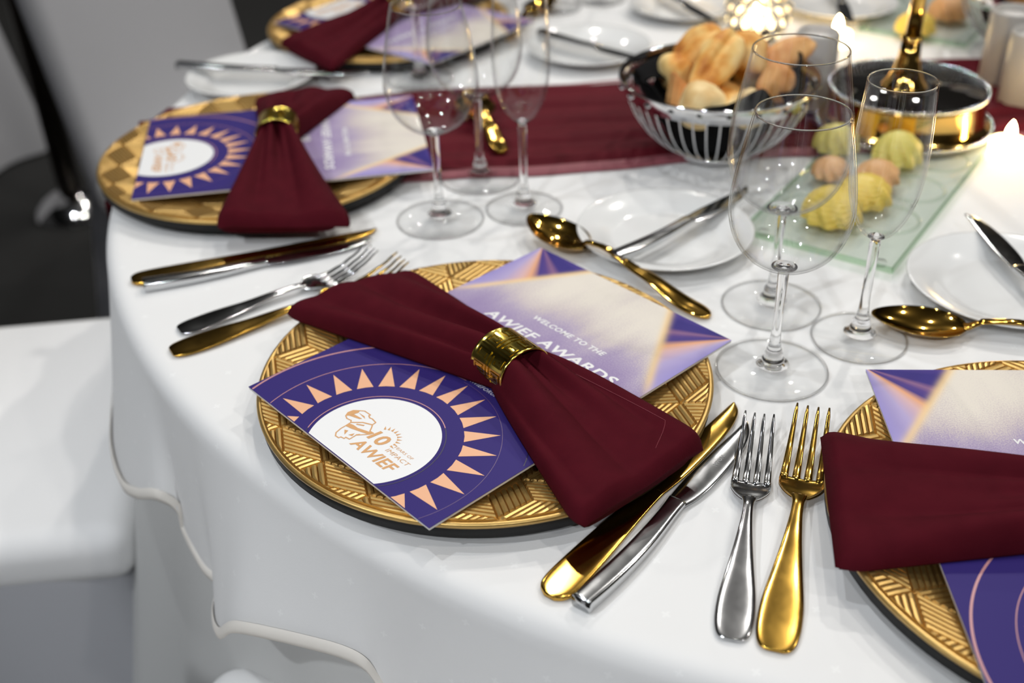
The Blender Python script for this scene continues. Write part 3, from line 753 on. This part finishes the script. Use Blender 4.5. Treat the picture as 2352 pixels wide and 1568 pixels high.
def spoon(label, loc, ang, L=0.237, mat='gold_shiny', group=None):
    o = thing('dessert_spoon', label, 'spoon', loc, ang - pi / 2, group)   # local +y points to the bowl tip
    BLn = 0.073; yb = L - BLn
    def zc(y):
        y = y / L
        pts = [(0, .0030), (.1, .0036), (.35, .0120), (.55, .0185), (.64, .0165), (.70, .0095), (.76, .0085)]
        for (a, za), (b, zb) in zip(pts[:-1], pts[1:]):
            if y <= b:
                t = (y - a) / (b - a); t = t * t * (3 - 2 * t); return za + (zb - za) * t
        return pts[-1][1]
    hs = spline([(0, .003), (.004, .0068), (.012, .0094), (.03, .0098), (.06, .0074), (.095, .0047), (.13, .0036), (.155, .0038), (.167, .0058)], 40)
    st = [(y, -x, x, zc(y), .0028 + .0016 * (1 - y / .17)) for y, x in hs]
    v, f = loft(st, 14, 2.2); pydata('handle', v, f, mat, o)
    NU, NV = 29, 25; vs = []
    for side in (0, 1):
        for i in range(NU):
            s = i / (NU - 1); y = yb + BLn * (1 - cos(pi * s)) / 2; q = (y - yb) / BLn
            hwid = 0.0222 * (max(0.0, 1 - (2 * q - 1) ** 2) ** 0.5) * (0.80 + 0.36 * (1 - q) - 0.10 * (1 - 2 * q) ** 2) 
            hwid = max(hwid, 0.0042 if s < .2 else 0.0004)
            for j in range(NV):
                v_ = j / (NV - 1) * 2 - 1
                ze = 0.0105 + 0.0035 * q * q
                dep = 0.0098 * (1 - v_ * v_) * (sin(pi * min(1, q * 0.94 + 0.05)) ** 0.7)
                vs.append((v_ * hwid, y, ze - dep + (0 if side == 0 else -0.0012 * (1 - .35 * abs(v_)))))
    n1 = NU * NV; fa_ = grid_faces(NU, NV); fb_ = [tuple(reversed(q)) for q in grid_faces(NU, NV, off=n1)]
    f = fa_ + fb_
    for i in range(NU - 1):
        f.append((i * NV, n1 + i * NV, n1 + (i + 1) * NV, (i + 1) * NV)); f.append((i * NV + NV - 1, (i + 1) * NV + NV - 1, n1 + (i + 1) * NV + NV - 1, n1 + i * NV + NV - 1))
    pydata('bowl', vs, [tuple(reversed(q)) for q in f], mat, o)
    return o
def toward(a, b): return atan2(b[1] - a[1], b[0] - a[0])
def kn(label, kind, a, b, mat, z=0.0, **kw): return knife(label, kind, (a[0], a[1], z), toward(a, b), hypot(b[0] - a[0], b[1] - a[1]), mat, **kw)
kn('gold knife lying partly under the napkin, beside the curved steel knife', 'gold', (.017, .462), (.161, .643), 'gold')
sk = kn('steel knife with curved bar handle between the gold knife and the steel fork', 'steel', (.035, .4525), (.1655, .620), 'silver')
em = lettering('VTON', .1480, .1600, -.0010, .0030, .0, 'etch', sk, 0.0, 0.0, 'etched_mark')
for v in em.data.vertices: v.co = Vector((0.0035 - v.co.y * 1.0 + 0.0, v.co.x * 1.0 + 0.008, 0.00472))
fork('steel fork lying between the knives and the gold fork', 'steel', (0.1175, 0.4251, 0), toward((0.1175, 0.4251), (0.1684, 0.6059)), 0.1879, mat='silver')
fork('broad gold fork touching the folded napkin end', 'gold', (0.14, 0.4164, 0), toward((0.14, 0.4164), (0.2067, 0.6119)), 0.2066, mat='gold')
kn('gold knife lying below the blurred charger, beside a steel knife', 'gold', (-.334, .853), (-.124, .934), 'gold')
kn('steel knife lying beside the gold knife below the blurred charger', 'steel', (-.319, .839), (-.127, .914), 'silver')
fork('steel fork beside the half hidden gold fork', 'steel', (-0.2725, 0.7682, 0), toward((-0.2725, 0.7682), (-0.1197, 0.8645)), 0.1806, mat='silver')
fork('gold fork half hidden under the end of the napkin', 'gold', (-0.2713, 0.7368, 0), toward((-0.2713, 0.7368), (-0.0918, 0.843)), 0.2086, mat='gold')
spoon('gold dessert spoon lying between the booklet and the bread plate', (.161, .763, 0.0), toward((.161, .763), (.0193, .922)), .213).rotation_euler[0] = 0.030
spoon('gold dessert spoon whose bowl lies against the champagne flute foot', (.515, .682, 0.0), toward((.515, .682), (.287, .744)), .237)
spoon('small gold spoon lying on the burgundy runner behind the wine glasses', (-.004, 1.083, 0.009), toward((-.004, 1.083), (-.045, 1.245)), .16, 'gold')
spoon('gold spoon beside the far wine glasses', (.004, 1.475, 0.0), toward((.004, 1.475), (.06, 1.62)), .18)

# ------------------------------------------------------------------ porcelain
def make_plate(label, loc):
    p_ = thing('bread_plate', label, 'plate', loc, 0, 'white bread plates')
    lathe_obj('body', [(0, .0045), (.030, .0045), (.0465, .0045), (.0478, .0046), (.0515, .0056), (.056, .0085), (.068, .0128), (.0775, .0158), (.0798, .0162), (.0804, .0154), (.0790, .0142), (.070, .0102), (.056, .0055), (.052, .0030), (0, .0030)], 'ceramic', p_, 96)
    lathe_obj('foot_ring', [(.044, .0030), (.050, .0030), (.0492, .0002), (.0455, .0002)], 'ceramic', p_, 64, True)
    return p_
pl0 = make_plate('white bread plate under a steel knife, beside the gold dessert spoon', (.1425, .8975, 0))
dup(pl0, 'white bread plate beside the glass butter tray and the spoon by the flute', (.412, .789, 0), 0, 'white bread plates')
dup(pl0, 'white bread plate at the table edge beside the draped chair', (-.314, 1.343, 0), 0, 'white bread plates')
dup(pl0, 'white bread plate beside the bread bowl, knife laid across', (.112, 1.412, 0), 0, 'white bread plates')
dup(pl0, 'white bread plate beyond the crystal globe', (.262, 1.580, 0), 0, 'white bread plates')
dup(pl0, 'white bread plate beyond the glowing tealight, under a dark knife', (.478, 1.565, 0), 0, 'white bread plates')
kn('steel bread knife resting on the plate beside the dessert spoon', 'steel', (.092, .836), (.232, .967), 'silver', z=0.0150)
kn('steel bread knife resting on the plate beside the butter tray', 'steel', (.430, .690), (.417, .897), 'silver', z=0.0150)
kn('steel bread knife resting on the plate at the table edge', 'steel', (-.410, 1.366), (-.165, 1.320), 'silver', z=0.0150)
kn('steel bread knife resting on the plate beside the bread bowl', 'steel', (.050, 1.450), (.186, 1.330), 'silver', z=0.0150)
kn('steel bread knife resting on the plate beyond the crystal globe', 'steel', (.225, 1.655), (.293, 1.468), 'silver', z=0.0150)
kn('steel bread knife resting on the plate beyond the tealight', 'steel', (.490, 1.65), (.464, 1.448), 'silver', z=0.0150)

# ------------------------------------------------------------------ glasses
def make_glass(kind, label, loc, group):
    if kind == 'wine':
        outer = [(.0035, .0895), (.010, .0905), (.020, .0945), (.031, .1030), (.0385, .1145), (.0425, .1285), (.0432, .1400), (.0415, .1560), (.0380, .1760), (.0345, .1930), (.0316, .2065)]; fr = .0414
    elif kind == 'big':
        outer = [(.0035, .0880), (.010, .0890), (.021, .0930), (.033, .1020), (.0415, .1150), (.0458, .1310), (.0465, .1440), (.0450, .1620), (.0415, .1830), (.0375, .2030), (.0350, .2170)]; fr = .0400
    else:
        outer = [(.0035, .0900), (.007, .0912), (.013, .0965), (.0195, .1080), (.0242, .1230), (.0264, .1400), (.0268, .1560), (.0262, .1740), (.0250, .1930), (.0238, .2110)]; fr = .0366
    o = thing('champagne_flute' if kind == 'flute' else 'wine_glass', label, 'glass', loc, 0, group)
    outer = spline(outer, 34)
    inner = []
    for i, (r, z) in enumerate(outer):
        t = i / (len(outer) - 1); th = .0011 + .0008 * (1 - t)
        inner.append((max(0.0, r - th), z + (.0032 * (1 - t) ** 6)))
    cut = [i for i, q in enumerate(outer) if q[0] > .20 * max(p[0] for p in outer)][0]
    bo, bi = outer[cut - 1:], inner[cut - 1:]
    rm = outer[-1]
    prof = bo + [(rm[0] - .0005, rm[1] + .0004)] + bi[::-1]
    b_ = lathe_obj('bowl', prof, 'glass', o, 72, True)
    v, f = torus(rm[0] - .0005, .00058, rm[1], 72, 8); pydata('rim', v, f, 'solid_glass', b_)
    zt = outer[0][1]
    sp = outer[:cut + 1][::-1] + spline([(.0042, zt - .0045), (.0038, .070), (.0035, .050), (.0038, .032), (.0050, .022), (.0068, .0175), (.0072, .0135), (.0092, .0095), (.0125, .0066)], 36)
    lens = [(q[0] * (.994 - .01 * (1 - i / cut)), q[1] + .0002 + .0034 * (1 - i / cut) ** 3.0 + .0007 * (1 - i / cut)) for i, q in enumerate(outer[:cut + 1])]
    lathe_obj('stem', [(0, lens[0][1])] + lens[1:] + sp + [(0, .0066)], 'solid_glass', o, 48)
    lathe_obj('foot', [(0, .0062), (.0118, .0062), (.0128, .0060), (.020, .0040), (.032, .0026), (fr - .001, .0019), (fr, .0012), (fr - .0008, .0004), (0, .0004)], 'foot_glass', o, 72)
    v, f = torus(fr, .0009, .0013, 72, 8); pydata('foot_rim', v, f, 'solid_glass', o)
    return o
g1 = make_glass('wine', 'clear wine glass beside the fork tines, nearest to the steel fork', (.1964, .6886, 0), 'wine glasses')
g1['label'] = 'clear wine glass standing between the booklet corner and the steel fork tines'
g2 = make_glass('big', 'larger clear wine glass in front of the bread bowl, beside the bread plate', (.2155, .7812, 0), 'wine glasses')
g3 = make_glass('flute', 'slim clear champagne flute beside the dessert spoon bowl', (.2735, .7279, 0), 'champagne flutes')
dup(g1, 'clear wine glass beside the blurred booklet corner', (-.065, .956, 0), .3, 'wine glasses')
dup(g2, 'larger clear wine glass standing on the runner edge behind two other glasses', (-.027, 1.046, 0), .6, 'wine glasses')
dup(g3, 'slim clear champagne flute beside the gold dessert spoon tip', (.016, .973, 0), .6, 'champagne flutes')
dup(g1, 'clear wine glass in front of the far side booklet', (-.105, 1.340, 0), .1, 'wine glasses')
dup(g2, 'clear wine glass beside the far gold spoon, near the far bread plates', (.075, 1.622, 0), .2, 'wine glasses')
dup(g3, 'champagne flute beside the far bread plates', (.147, 1.655, 0), .2, 'champagne flutes')

# ------------------------------------------------------------------ bread bowls
def make_bowl(label, loc):
    o = thing('bread_bowl', label, 'bowl', loc, 0, 'wire bread bowls')
    lathe_obj('rim_band', [(.0945, .0660), (.0985, .0790), (.1000, .0822), (.1015, .0828), (.1022, .0812), (.1008, .0770), (.0962, .0655)], 'chrome', o, 96, True)
    lathe_obj('base_disc', [(0, .0050), (.040, .0052), (.0445, .0068), (.0462, .0058), (.0440, .0012), (.0400, .0002), (0, .0002)], 'chrome', o, 64)
    path = spline([(.0430, 0, .0060), (.056, 0, .0125), (.0735, 0, .0275), (.0865, 0, .0465), (.0945, 0, .0650), (.0972, 0, .0730)], 16)
    v, f = tube(path, 0.0010, 6)
    me = bpy.data.meshes.new('rib'); me.from_pydata([tuple(q) for q in v], [], f); me.update(); me.materials.append(M['chrome']); me.polygons.foreach_set('use_smooth', [True] * len(me.polygons))
    for i in range(44):
        r = bpy.data.objects.new('rib', me); COL.objects.link(r); r.parent = o; r.rotation_euler = (0, 0, 2 * pi * i / 44)
    bm = bmesh.new(); bmesh.ops.create_uvsphere(bm, u_segments=10, v_segments=6, radius=.0034); d = bpy.data.meshes.new('rivet'); bm.to_mesh(d); bm.free(); d.materials.append(M['chrome'])
    for i in range(22):
        a_ = 2 * pi * (i + .25) / 22; r = bpy.data.objects.new('rivet', d); COL.objects.link(r); r.parent = o; r.location = (.0998 * cos(a_), .0998 * sin(a_), .0742)
    return o
BB = (.220, 1.092)
bw0 = make_bowl('chrome wire bowl of bread rolls on the burgundy runner', (BB[0], BB[1], 0.0045))
dup(bw0, 'chrome wire bowl of bread behind the frosted cylinders', (.675, 1.385, 0.0), 0.1, 'wire bread bowls')
def bowl_cloth(label, loc):
    o = thing('bowl_liner', label, 'cloth', loc, 0, 'black bowl liners')
    vs = []; NA, NRr = 96, 16
    for i in range(NRr):
        t = i / (NRr - 1)
        for j in range(NA):
            a_ = 2 * pi * j / NA
            top = 0.076 + 0.015 * sin(4 * a_ + 0.9) + 0.006 * sin(9 * a_)
            z = 0.010 + (top - 0.010) * t ** 1.35
            r = 0.034 + (0.0885 - 0.034) * (min(1, (z - 0.008) / 0.072)) ** 0.62 - 0.004 + 0.0022 * sin(13 * a_) * t
            vs.append((r * cos(a_), r * sin(a_), z))
    n1 = len(vs)
    vs += [(x * .975, y * .975, z + .0008) for x, y, z in vs]
    f = [tuple(reversed(q)) for q in grid_faces(NRr, NA, True)] + grid_faces(NRr, NA, True, n1)
    f += [((NRr - 1) * NA + j, (NRr - 1) * NA + (j + 1) % NA, n1 + (NRr - 1) * NA + (j + 1) % NA, n1 + (NRr - 1) * NA + j) for j in range(NA)]
    f += [tuple(range(NA))]
    pydata('liner_cloth', vs, f, 'black_cloth', o)
    # turned down corner flaps lying inside the bowl
    for a_ in (2.75, 5.9):
        fv = []
        for i in range(9):
            for j in range(9):
                u, v = i / 8, j / 8 - .5
                rr = 0.088 - 0.052 * u; th = a_ + v * 1.15 * (1 - .75 * u)
                fv.append((rr * cos(th), rr * sin(th), 0.078 - 0.012 * u + .008 * sin(pi * u)))
        fv += [(x, y, z - .0015) for x, y, z in fv]
        pydata('corner_flap', fv, grid_faces(9, 9) + [tuple(reversed(q)) for q in grid_faces(9, 9, off=81)], 'black_cloth', o)
    return o
bowl_cloth('black cloth lining the bowl of rolls on the runner', (BB[0], BB[1], 0.005))
bowl_cloth('black cloth lining the bread bowl behind the frosted cylinders', (.675, 1.385, 0.0005))
def roll(label, loc, size, rot, mat='bread', seed=0, groove=0.0, group='bread rolls in the runner bowl', cat='bread'):
    bm = bmesh.new(); bmesh.ops.create_icosphere(bm, subdivisions=4, radius=1)
    rs = random.Random(seed); ph = [rs.uniform(0, 6.28) for _ in range(6)]
    for v in bm.verts:
        p = v.co.copy()
        k = 1 + .07 * sin(3 * p.x + ph[0]) + .06 * sin(4 * p.y + ph[1]) + .05 * sin(5 * p.z + ph[2]) + .03 * sin(9 * p.x + ph[3]) * sin(8 * p.y + ph[4])
        if groove: k -= groove * math.exp(-(p.y / .16) ** 2) * max(0, p.z)
        v.co = Vector((p.x * size[0] * k, p.y * size[1] * k, p.z * size[2] * k))
    o = obj('bread_roll', bm, mat); o.location = (loc[0], loc[1], loc[2] + TZ); o.rotation_euler = rot
    return tag(o, label, cat, group)
for i, (dx, dy, dz, sz, rot, mt, gr, lb) in enumerate([
        (-.040, .022, .080, (.026, .018, .020), (.5, .9, .9), 'bread', .22, 'golden roll leaning on the black liner behind the toast wedge'),
        (-.012, .046, .096, (.032, .022, .021), (.2, -.5, .1), 'bread', .30, 'domed golden roll at the back rim of the bowl on the runner'),
        (-.004, -.002, .098, (.040, .020, .019), (.35, -.50, .85), 'bread', .28, 'long split roll lying on top of the bread pile'),
        (.034, .030, .100, (.030, .020, .019), (.1, .5, -.6), 'bread', .15, 'golden roll between the split roll and the protruding toasted roll'),
        (.074, .026, .094, (.036, .015, .015), (.0, -.25, .35), 'toast', .0, 'long toasted roll sticking out over the far rim of the bowl on the runner'),
        (-.024, -.054, .074, (.024, .021, .024), (.2, .3, .1), 'dough', .0, 'pale round roll beside the orange toast wedge'),
        (.018, -.060, .072, (.022, .019, .019), (.6, .1, .9), 'dough', .12, 'pale roll at the rim between the round roll and the toasted piece'),
        (.052, -.030, .084, (.032, .018, .019), (.3, .6, 1.3), 'toast', .1, 'orange brown toasted piece beside the pale rolls'),
        (.000, -.006, .052, (.048, .044, .024), (0, 0, .4), 'bread', .0, 'broad roll at the bottom of the bread pile on the runner'),
        (.050, .058, .070, (.026, .022, .022), (.3, .2, .4), 'bread', .1, 'small golden roll under the protruding toasted roll')]):
    roll(lb, (BB[0] + dx, BB[1] + dy, dz), sz, rot, mt, i, gr)
# toasted wedge
wg = pydata('toast_wedge', [(0, 0, 0), (.045, .004, .004), (.020, .012, .046), (.006, -.016, .002), (.045, -.012, .006), (.022, -.006, .046)], [(0, 1, 2), (5, 4, 3), (0, 3, 4, 1), (1, 4, 5, 2), (2, 5, 3, 0)], 'toast', None, False)
bmw = bmesh.new(); bmw.from_mesh(wg.data); bmesh.ops.bevel(bmw, geom=bmw.edges[:], offset=.003, segments=2, affect='EDGES'); bmw.to_mesh(wg.data); bmw.free()
wg.location = (BB[0] - .062, BB[1] - .030, TZ + .052); wg.rotation_euler = (0, -.2, .1); tag(wg, 'flat orange toast wedge standing against the black liner', 'bread', 'bread rolls in the runner bowl')
for i, (dx, dy) in enumerate([(-.02, -.02), (.02, -.03), (.0, .02)]):
    roll(['dark crusty roll at the near side of the bowl behind the frosted cylinders', 'brown roll resting against the rim of the bowl behind the frosted cylinders', 'brown roll at the back of the bowl behind the frosted cylinders'][i], (.675 + dx, 1.385 + dy, .078), (.038, .03, .026), (.2, .3 * i, i), 'toast', 20 + i, .1, 'rolls in the far bowl')

# ------------------------------------------------------------------ butter trays
def make_tray(label, corner, ang):
    o = thing('butter_tray', label, 'tray', (corner[0], corner[1], 0), ang, 'glass butter trays')
    Wd, Ln = .138, .34
    obj('tray_slab', rbox(Wd, Ln, .005, .0014, 2, .004), 'tray_glass', o, False)
    for s_ in (-1, 1):
        e1 = obj('ground_edge', rbox(.0022, Ln, .0062, .0008, 1, .0035), 'tray_edge', o, False); e1.location = (s_ * (Wd / 2 + .0012), 0, 0)
        e2 = obj('ground_edge', rbox(Wd + .004, .0022, .0062, .0008, 1, .0035), 'tray_edge', o, False); e2.location = (0, s_ * (Ln / 2 + .0012), 0)
    for (x, y) in [(-.03, -.10), (.035, -.085), (-.03, -.02), (.036, -.01), (-.03, .07), (.036, .07), (0, .14)]:
        v, f = torus(.029, .0016, .0095, 40, 8); r = pydata('dish_ring', v, f, 'tray_glass', o); r.location = (x, y, 0)
    for s_ in (-1, 1):
        for t_ in (-1, 1):
            b = lathe_obj('rubber_foot', [(0, .0042), (.005, .0042), (.005, .0002), (0, .0002)], 'foot_glass', o, 16); b.location = (s_ * .055, t_ * .155, 0)
    return o
ta = atan2(-.080, .112)
ex_, ey_ = (cos(ta), sin(ta)), (-sin(ta), cos(ta))
def tray_center(near_right): return (near_right[0] - ex_[0] * .069 + ey_[0] * .17, near_right[1] - ex_[1] * .069 + ey_[1] * .17)
t1 = tray_center((.327, .822)); t2 = tray_center((.592, 1.386))
make_tray('greenish glass tray of butter rosettes behind the champagne flute', t1, ta)
make_tray('greenish glass tray of butter behind the gold candlestick', t2, ta)
def rosette(label, loc, R, H, mat, seed=0, group='butter rosettes'):
    vs = []; NA, NT = 72, 26
    for i in range(NT):
        t = i / (NT - 1)
        for j in range(NA):
            a_ = 2 * pi * j / NA
            r = R * (1 - t ** 2.2) ** .55 * (1 + .09 * (1 - t) ** .3 * sin(9 * a_ + 6 * t)) + .0003
            z = H * t ** .85 + .0014 * sin(7 * pi * t * 2 + a_) * (1 - t)
            vs.append((r * cos(a_), r * sin(a_), max(0.0, z)))
    f = grid_faces(NT, NA, True) + [tuple(range(NA))[::-1], tuple(range((NT - 1) * NA, NT * NA))]
    o = pydata('butter_rosette', vs, f, mat); o.location = (loc[0], loc[1], TZ + loc[2]); return tag(o, label, 'butter', group)
rosette('green herb butter rosette beside the gold drum', (.398, 1.040, .0095), .023, .030, 'butter_green')
rosette('beige butter rosette between the green and yellow ones', (.364, .993, .0095), .020, .021, 'butter_beige')
rosette('yellow butter rosette in the middle of the tray, seen beside the flute stem', (.339, .950, .0095), .024, .026, 'butter')
rosette('large yellow butter rosette at the end of the tray by the bread plate', (.300, .918, .0095), .026, .030, 'butter')
rosette('pale green butter rosette in the tray corner by the bread bowl', (.345, 1.075, .0095), .022, .025, 'butter_green')
rosette('small beige butter rosette seen through the wine glass bowls', (.323, 1.010, .0095), .018, .018, 'butter_beige')
rosette('yellow butter rosette on the tray behind the candlestick', (.545, 1.440, .0095), .024, .026, 'butter')
rosette('beige butter rosette on the tray behind the candlestick', (.610, 1.500, .0095), .026, .028, 'butter_beige')

# ------------------------------------------------------------------ centrepiece
DC = (.437, 1.146)
dr = thing('mirror_stand', 'gold mirror drum stand with beaded silver edges and black glass top', 'stand', (DC[0], DC[1], .005))
lathe_obj('drum_wall', [(.0900, .0060), (.0860, .0085), (.0835, .012), (.0820, .036), (.0830, .040), (.0800, .0405), (0, .0405), (0, .004), (.0900, .004)], 'gold_mirror', dr, 96)
lathe_obj('top_glass', [(0, .0425), (.0785, .0425), (.0795, .0408), (0, .0405)], 'black_gloss', dr, 96)
def beads(R, z, n, r):
    bm = bmesh.new(); bmesh.ops.create_icosphere(bm, subdivisions=2, radius=r)
    v0 = [v.co.copy() for v in bm.verts]; f0 = [tuple(v.index for v in f.verts) for f in bm.faces]; bm.free()
    return merge([([(p.x + R * cos(2 * pi * i / n), p.y + R * sin(2 * pi * i / n), p.z + z) for p in v0], f0) for i in range(n)])
v, f = beads(.0822, .0418, 96, .0026); tag(pydata('beaded_edge', v, f, 'chrome', dr), kind='stuff')
v, f = beads(.0925, .0040, 104, .0028); tag(pydata('beaded_edge', v, f, 'chrome', dr), kind='stuff')
cs = thing('candlestick', 'tall gold candlestick with trumpet base on the mirror stand', 'candlestick', (DC[0] - .006, DC[1] - .004, .0477))
lathe_obj('trumpet_base', [(0, .0), (.0245, .0), (.0250, .0012), (.0235, .004), (.0185, .010), (.0142, .020), (.0115, .034), (.0100, .050), (0, .050)], 'gold_mirror', cs, 48)
lathe_obj('collar', [(0, .050), (.0105, .050), (.0115, .052), (.0105, .055), (0, .055)], 'gold_mirror', cs, 40)
lathe_obj('stem', [(0, .055), (.0082, .055), (.0075, .10), (.0082, .2), (.0078, .34), (.012, .36), (0, .36)], 'gold_mirror', cs, 40)
lathe_obj('cup', [(0, .36), (.018, .362), (.030, .385), (.031, .40), (.028, .40), (.02, .38), (0, .375)], 'gold_mirror', cs, 40)
def frosted(label, loc, R=.026, H=.088):
    o = thing('frosted_cylinder', label, 'candle glass', loc, 0, 'frosted candle glasses')
    lathe_obj('glass_wall', [(0, .0), (R - .002, 0), (R, .002), (R, H - .003), (R - .002, H), (R - .0045, H - .001), (R - .005, .006), (0, .006)], 'frosted', o, 48)
    lathe_obj('wax_fill', [(0, .0065), (R - .0056, .0065), (R - .0056, H - .008), (0, H - .008)], 'paper', o, 40)
    return o
frosted('frosted white cylinder touching the gold drum', (.590, 1.262, 0), .026, .090)
frosted('frosted white cylinder between the drum and the tealight', (.588, 1.196, 0), .026, .086)
frosted('frosted grey cylinder between the bread bowl and the gold drum', (.349, 1.203, .006), .024, .086)
def tealight(label, loc):
    o = thing('tealight', label, 'candle', loc, 0, 'glowing tealights')
    lathe_obj('candle_body', [(0, .0), (.0185, 0), (.0190, .001), (.0190, .0155), (.0175, .0170), (.006, .0165), (.004, .018), (0, .018)], 'candle', o, 40)
    lathe_obj('flame', [(0, .0175), (.0035, .0185), (.0055, .0235), (.0048, .0290), (.0025, .0345), (0, .0385)], 'flame', o, 20)
    return o
tealight('glowing tealight between the gold drum and the white plate', (.520, 1.062, 0))
tealight('glowing tealight behind the frosted grey cylinder', (.438, 1.425, 0))
tealight('glowing tealight beyond the crystal globe', (.347, 1.625, 0))
CG = (.338, 1.452)
tealight('glowing tealight inside the crystal globe', (CG[0], CG[1], .016))
cg = thing('crystal_globe', 'globe of clear crystal beads glowing around a tealight', 'candle holder', (CG[0], CG[1], 0))
lathe_obj('globe_base', [(0, .0), (.026, .0), (.027, .003), (.024, .010), (.021, .0155), (0, .0155)], 'solid_glass', cg, 40)
bm = bmesh.new(); bmesh.ops.create_icosphere(bm, subdivisions=2, radius=.0074); bd = bpy.data.meshes.new('crystal_bead'); bm.to_mesh(bd); bm.free(); bd.materials.append(M['solid_glass'])
bd.polygons.foreach_set('use_smooth', [True] * len(bd.polygons))
for row, (ph, nb_) in enumerate([(-.62, 13), (-.22, 16), (.18, 16), (.56, 13), (.95, 9)]):
    for i in range(nb_):
        a_ = 2 * pi * (i + .5 * (row % 2)) / nb_
        b = bpy.data.objects.new('crystal_bead', bd); COL.objects.link(b); b.parent = cg
        b.location = (.038 * cos(ph) * cos(a_), .038 * cos(ph) * sin(a_), .040 + .038 * sin(ph))
for ph in (-.42, -.02, .37, .76):
    v, f = torus(.038 * cos(ph), .0007, .040 + .038 * sin(ph), 48, 5); pydata('wire_hoop', v, f, 'chrome', cg)

# ------------------------------------------------------------------ chairs and stand pole
def make_chair(label, loc, ang, sh=0.0):
    """local +y faces the table; origin on the floor under the seat centre"""
    o = thing('covered_chair', label, 'chair', (loc[0], loc[1], -TZ), ang - pi / 2, 'white covered chairs')
    H = 0.46 + sh
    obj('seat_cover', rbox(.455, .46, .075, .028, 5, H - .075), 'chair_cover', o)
    vs = []; N = 160; rows = 10
    for i in range(rows + 1):
        s = i / rows
        for j in range(N):
            t = 2 * pi * j / N; ct, st = cos(t), sin(t); e = 2 / 7.0
            x = abs(ct) ** e * (1 if ct >= 0 else -1); y = abs(st) ** e * (1 if st >= 0 else -1)
            fl = 1 + s * (.05 + .03 * sin(9 * t + 1) * s)
            vs.append((x * .226 * fl, y * .229 * fl, H - .045 - s * (H - .05)))
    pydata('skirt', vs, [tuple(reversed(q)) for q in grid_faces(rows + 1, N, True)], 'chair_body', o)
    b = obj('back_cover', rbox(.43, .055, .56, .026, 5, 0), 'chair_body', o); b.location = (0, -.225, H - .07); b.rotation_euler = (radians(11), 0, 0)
    # rear drape of the cover
    vs = []; NU, NV = 14, 33
    for i in range(NU):
        s = i / (NU - 1)
        for j in range(NV):
            v_ = j / (NV - 1) * 2 - 1
            vs.append((v_ * (.20 + .055 * s), -.245 - .045 * s - .012 * s * sin(7 * v_ + 1) + .075 * (1 if s < .02 else 0) * 0, (H + .05) * (1 - s) + .01 * s))
    vs += [(x * .99, y + .012, z) for x, y, z in vs]
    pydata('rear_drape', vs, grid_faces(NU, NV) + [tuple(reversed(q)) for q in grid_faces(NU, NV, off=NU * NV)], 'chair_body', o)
    return o
c0 = make_chair('white covered chair tucked under the table beside the parallel knives, brightly lit seat', (-.655, 1.047), toward((-.655, 1.047), TC))
def chair_copy(label, loc, ang):
    return dup(c0, label, (loc[0], loc[1], -TZ), ang - pi / 2, 'white covered chairs')
chair_copy('white covered chair whose rounded seat corner shows below the hanging tablecloth', (-.172, .382), radians(62))
chair_copy('white covered chair with its tall back seen beyond the far side charger', (-.395, 1.805), radians(-30))
chair_copy('white covered chair standing in shade behind the bronze pole', (-1.66, 2.86), radians(150))
po = thing('bronze_pole', 'dark bronze pole on a round chrome foot standing on the carpet', 'stand', (-1.09, 2.54, -TZ))
lathe_obj('chrome_foot', [(0, .060), (.028, .058), (.050, .050), (.070, .038), (.088, .022), (.099, .008), (.101, .001), (0, .001)], 'chrome', po, 64)
lathe_obj('pole', [(0, .028), (.028, .028), (.028, 1.25), (0, 1.25)], 'bronze', po, 40)
lathe_obj('pole_cap', [(0, 1.25), (.034, 1.25), (.034, 1.27), (.02, 1.285), (0, 1.29)], 'bronze', po, 32)
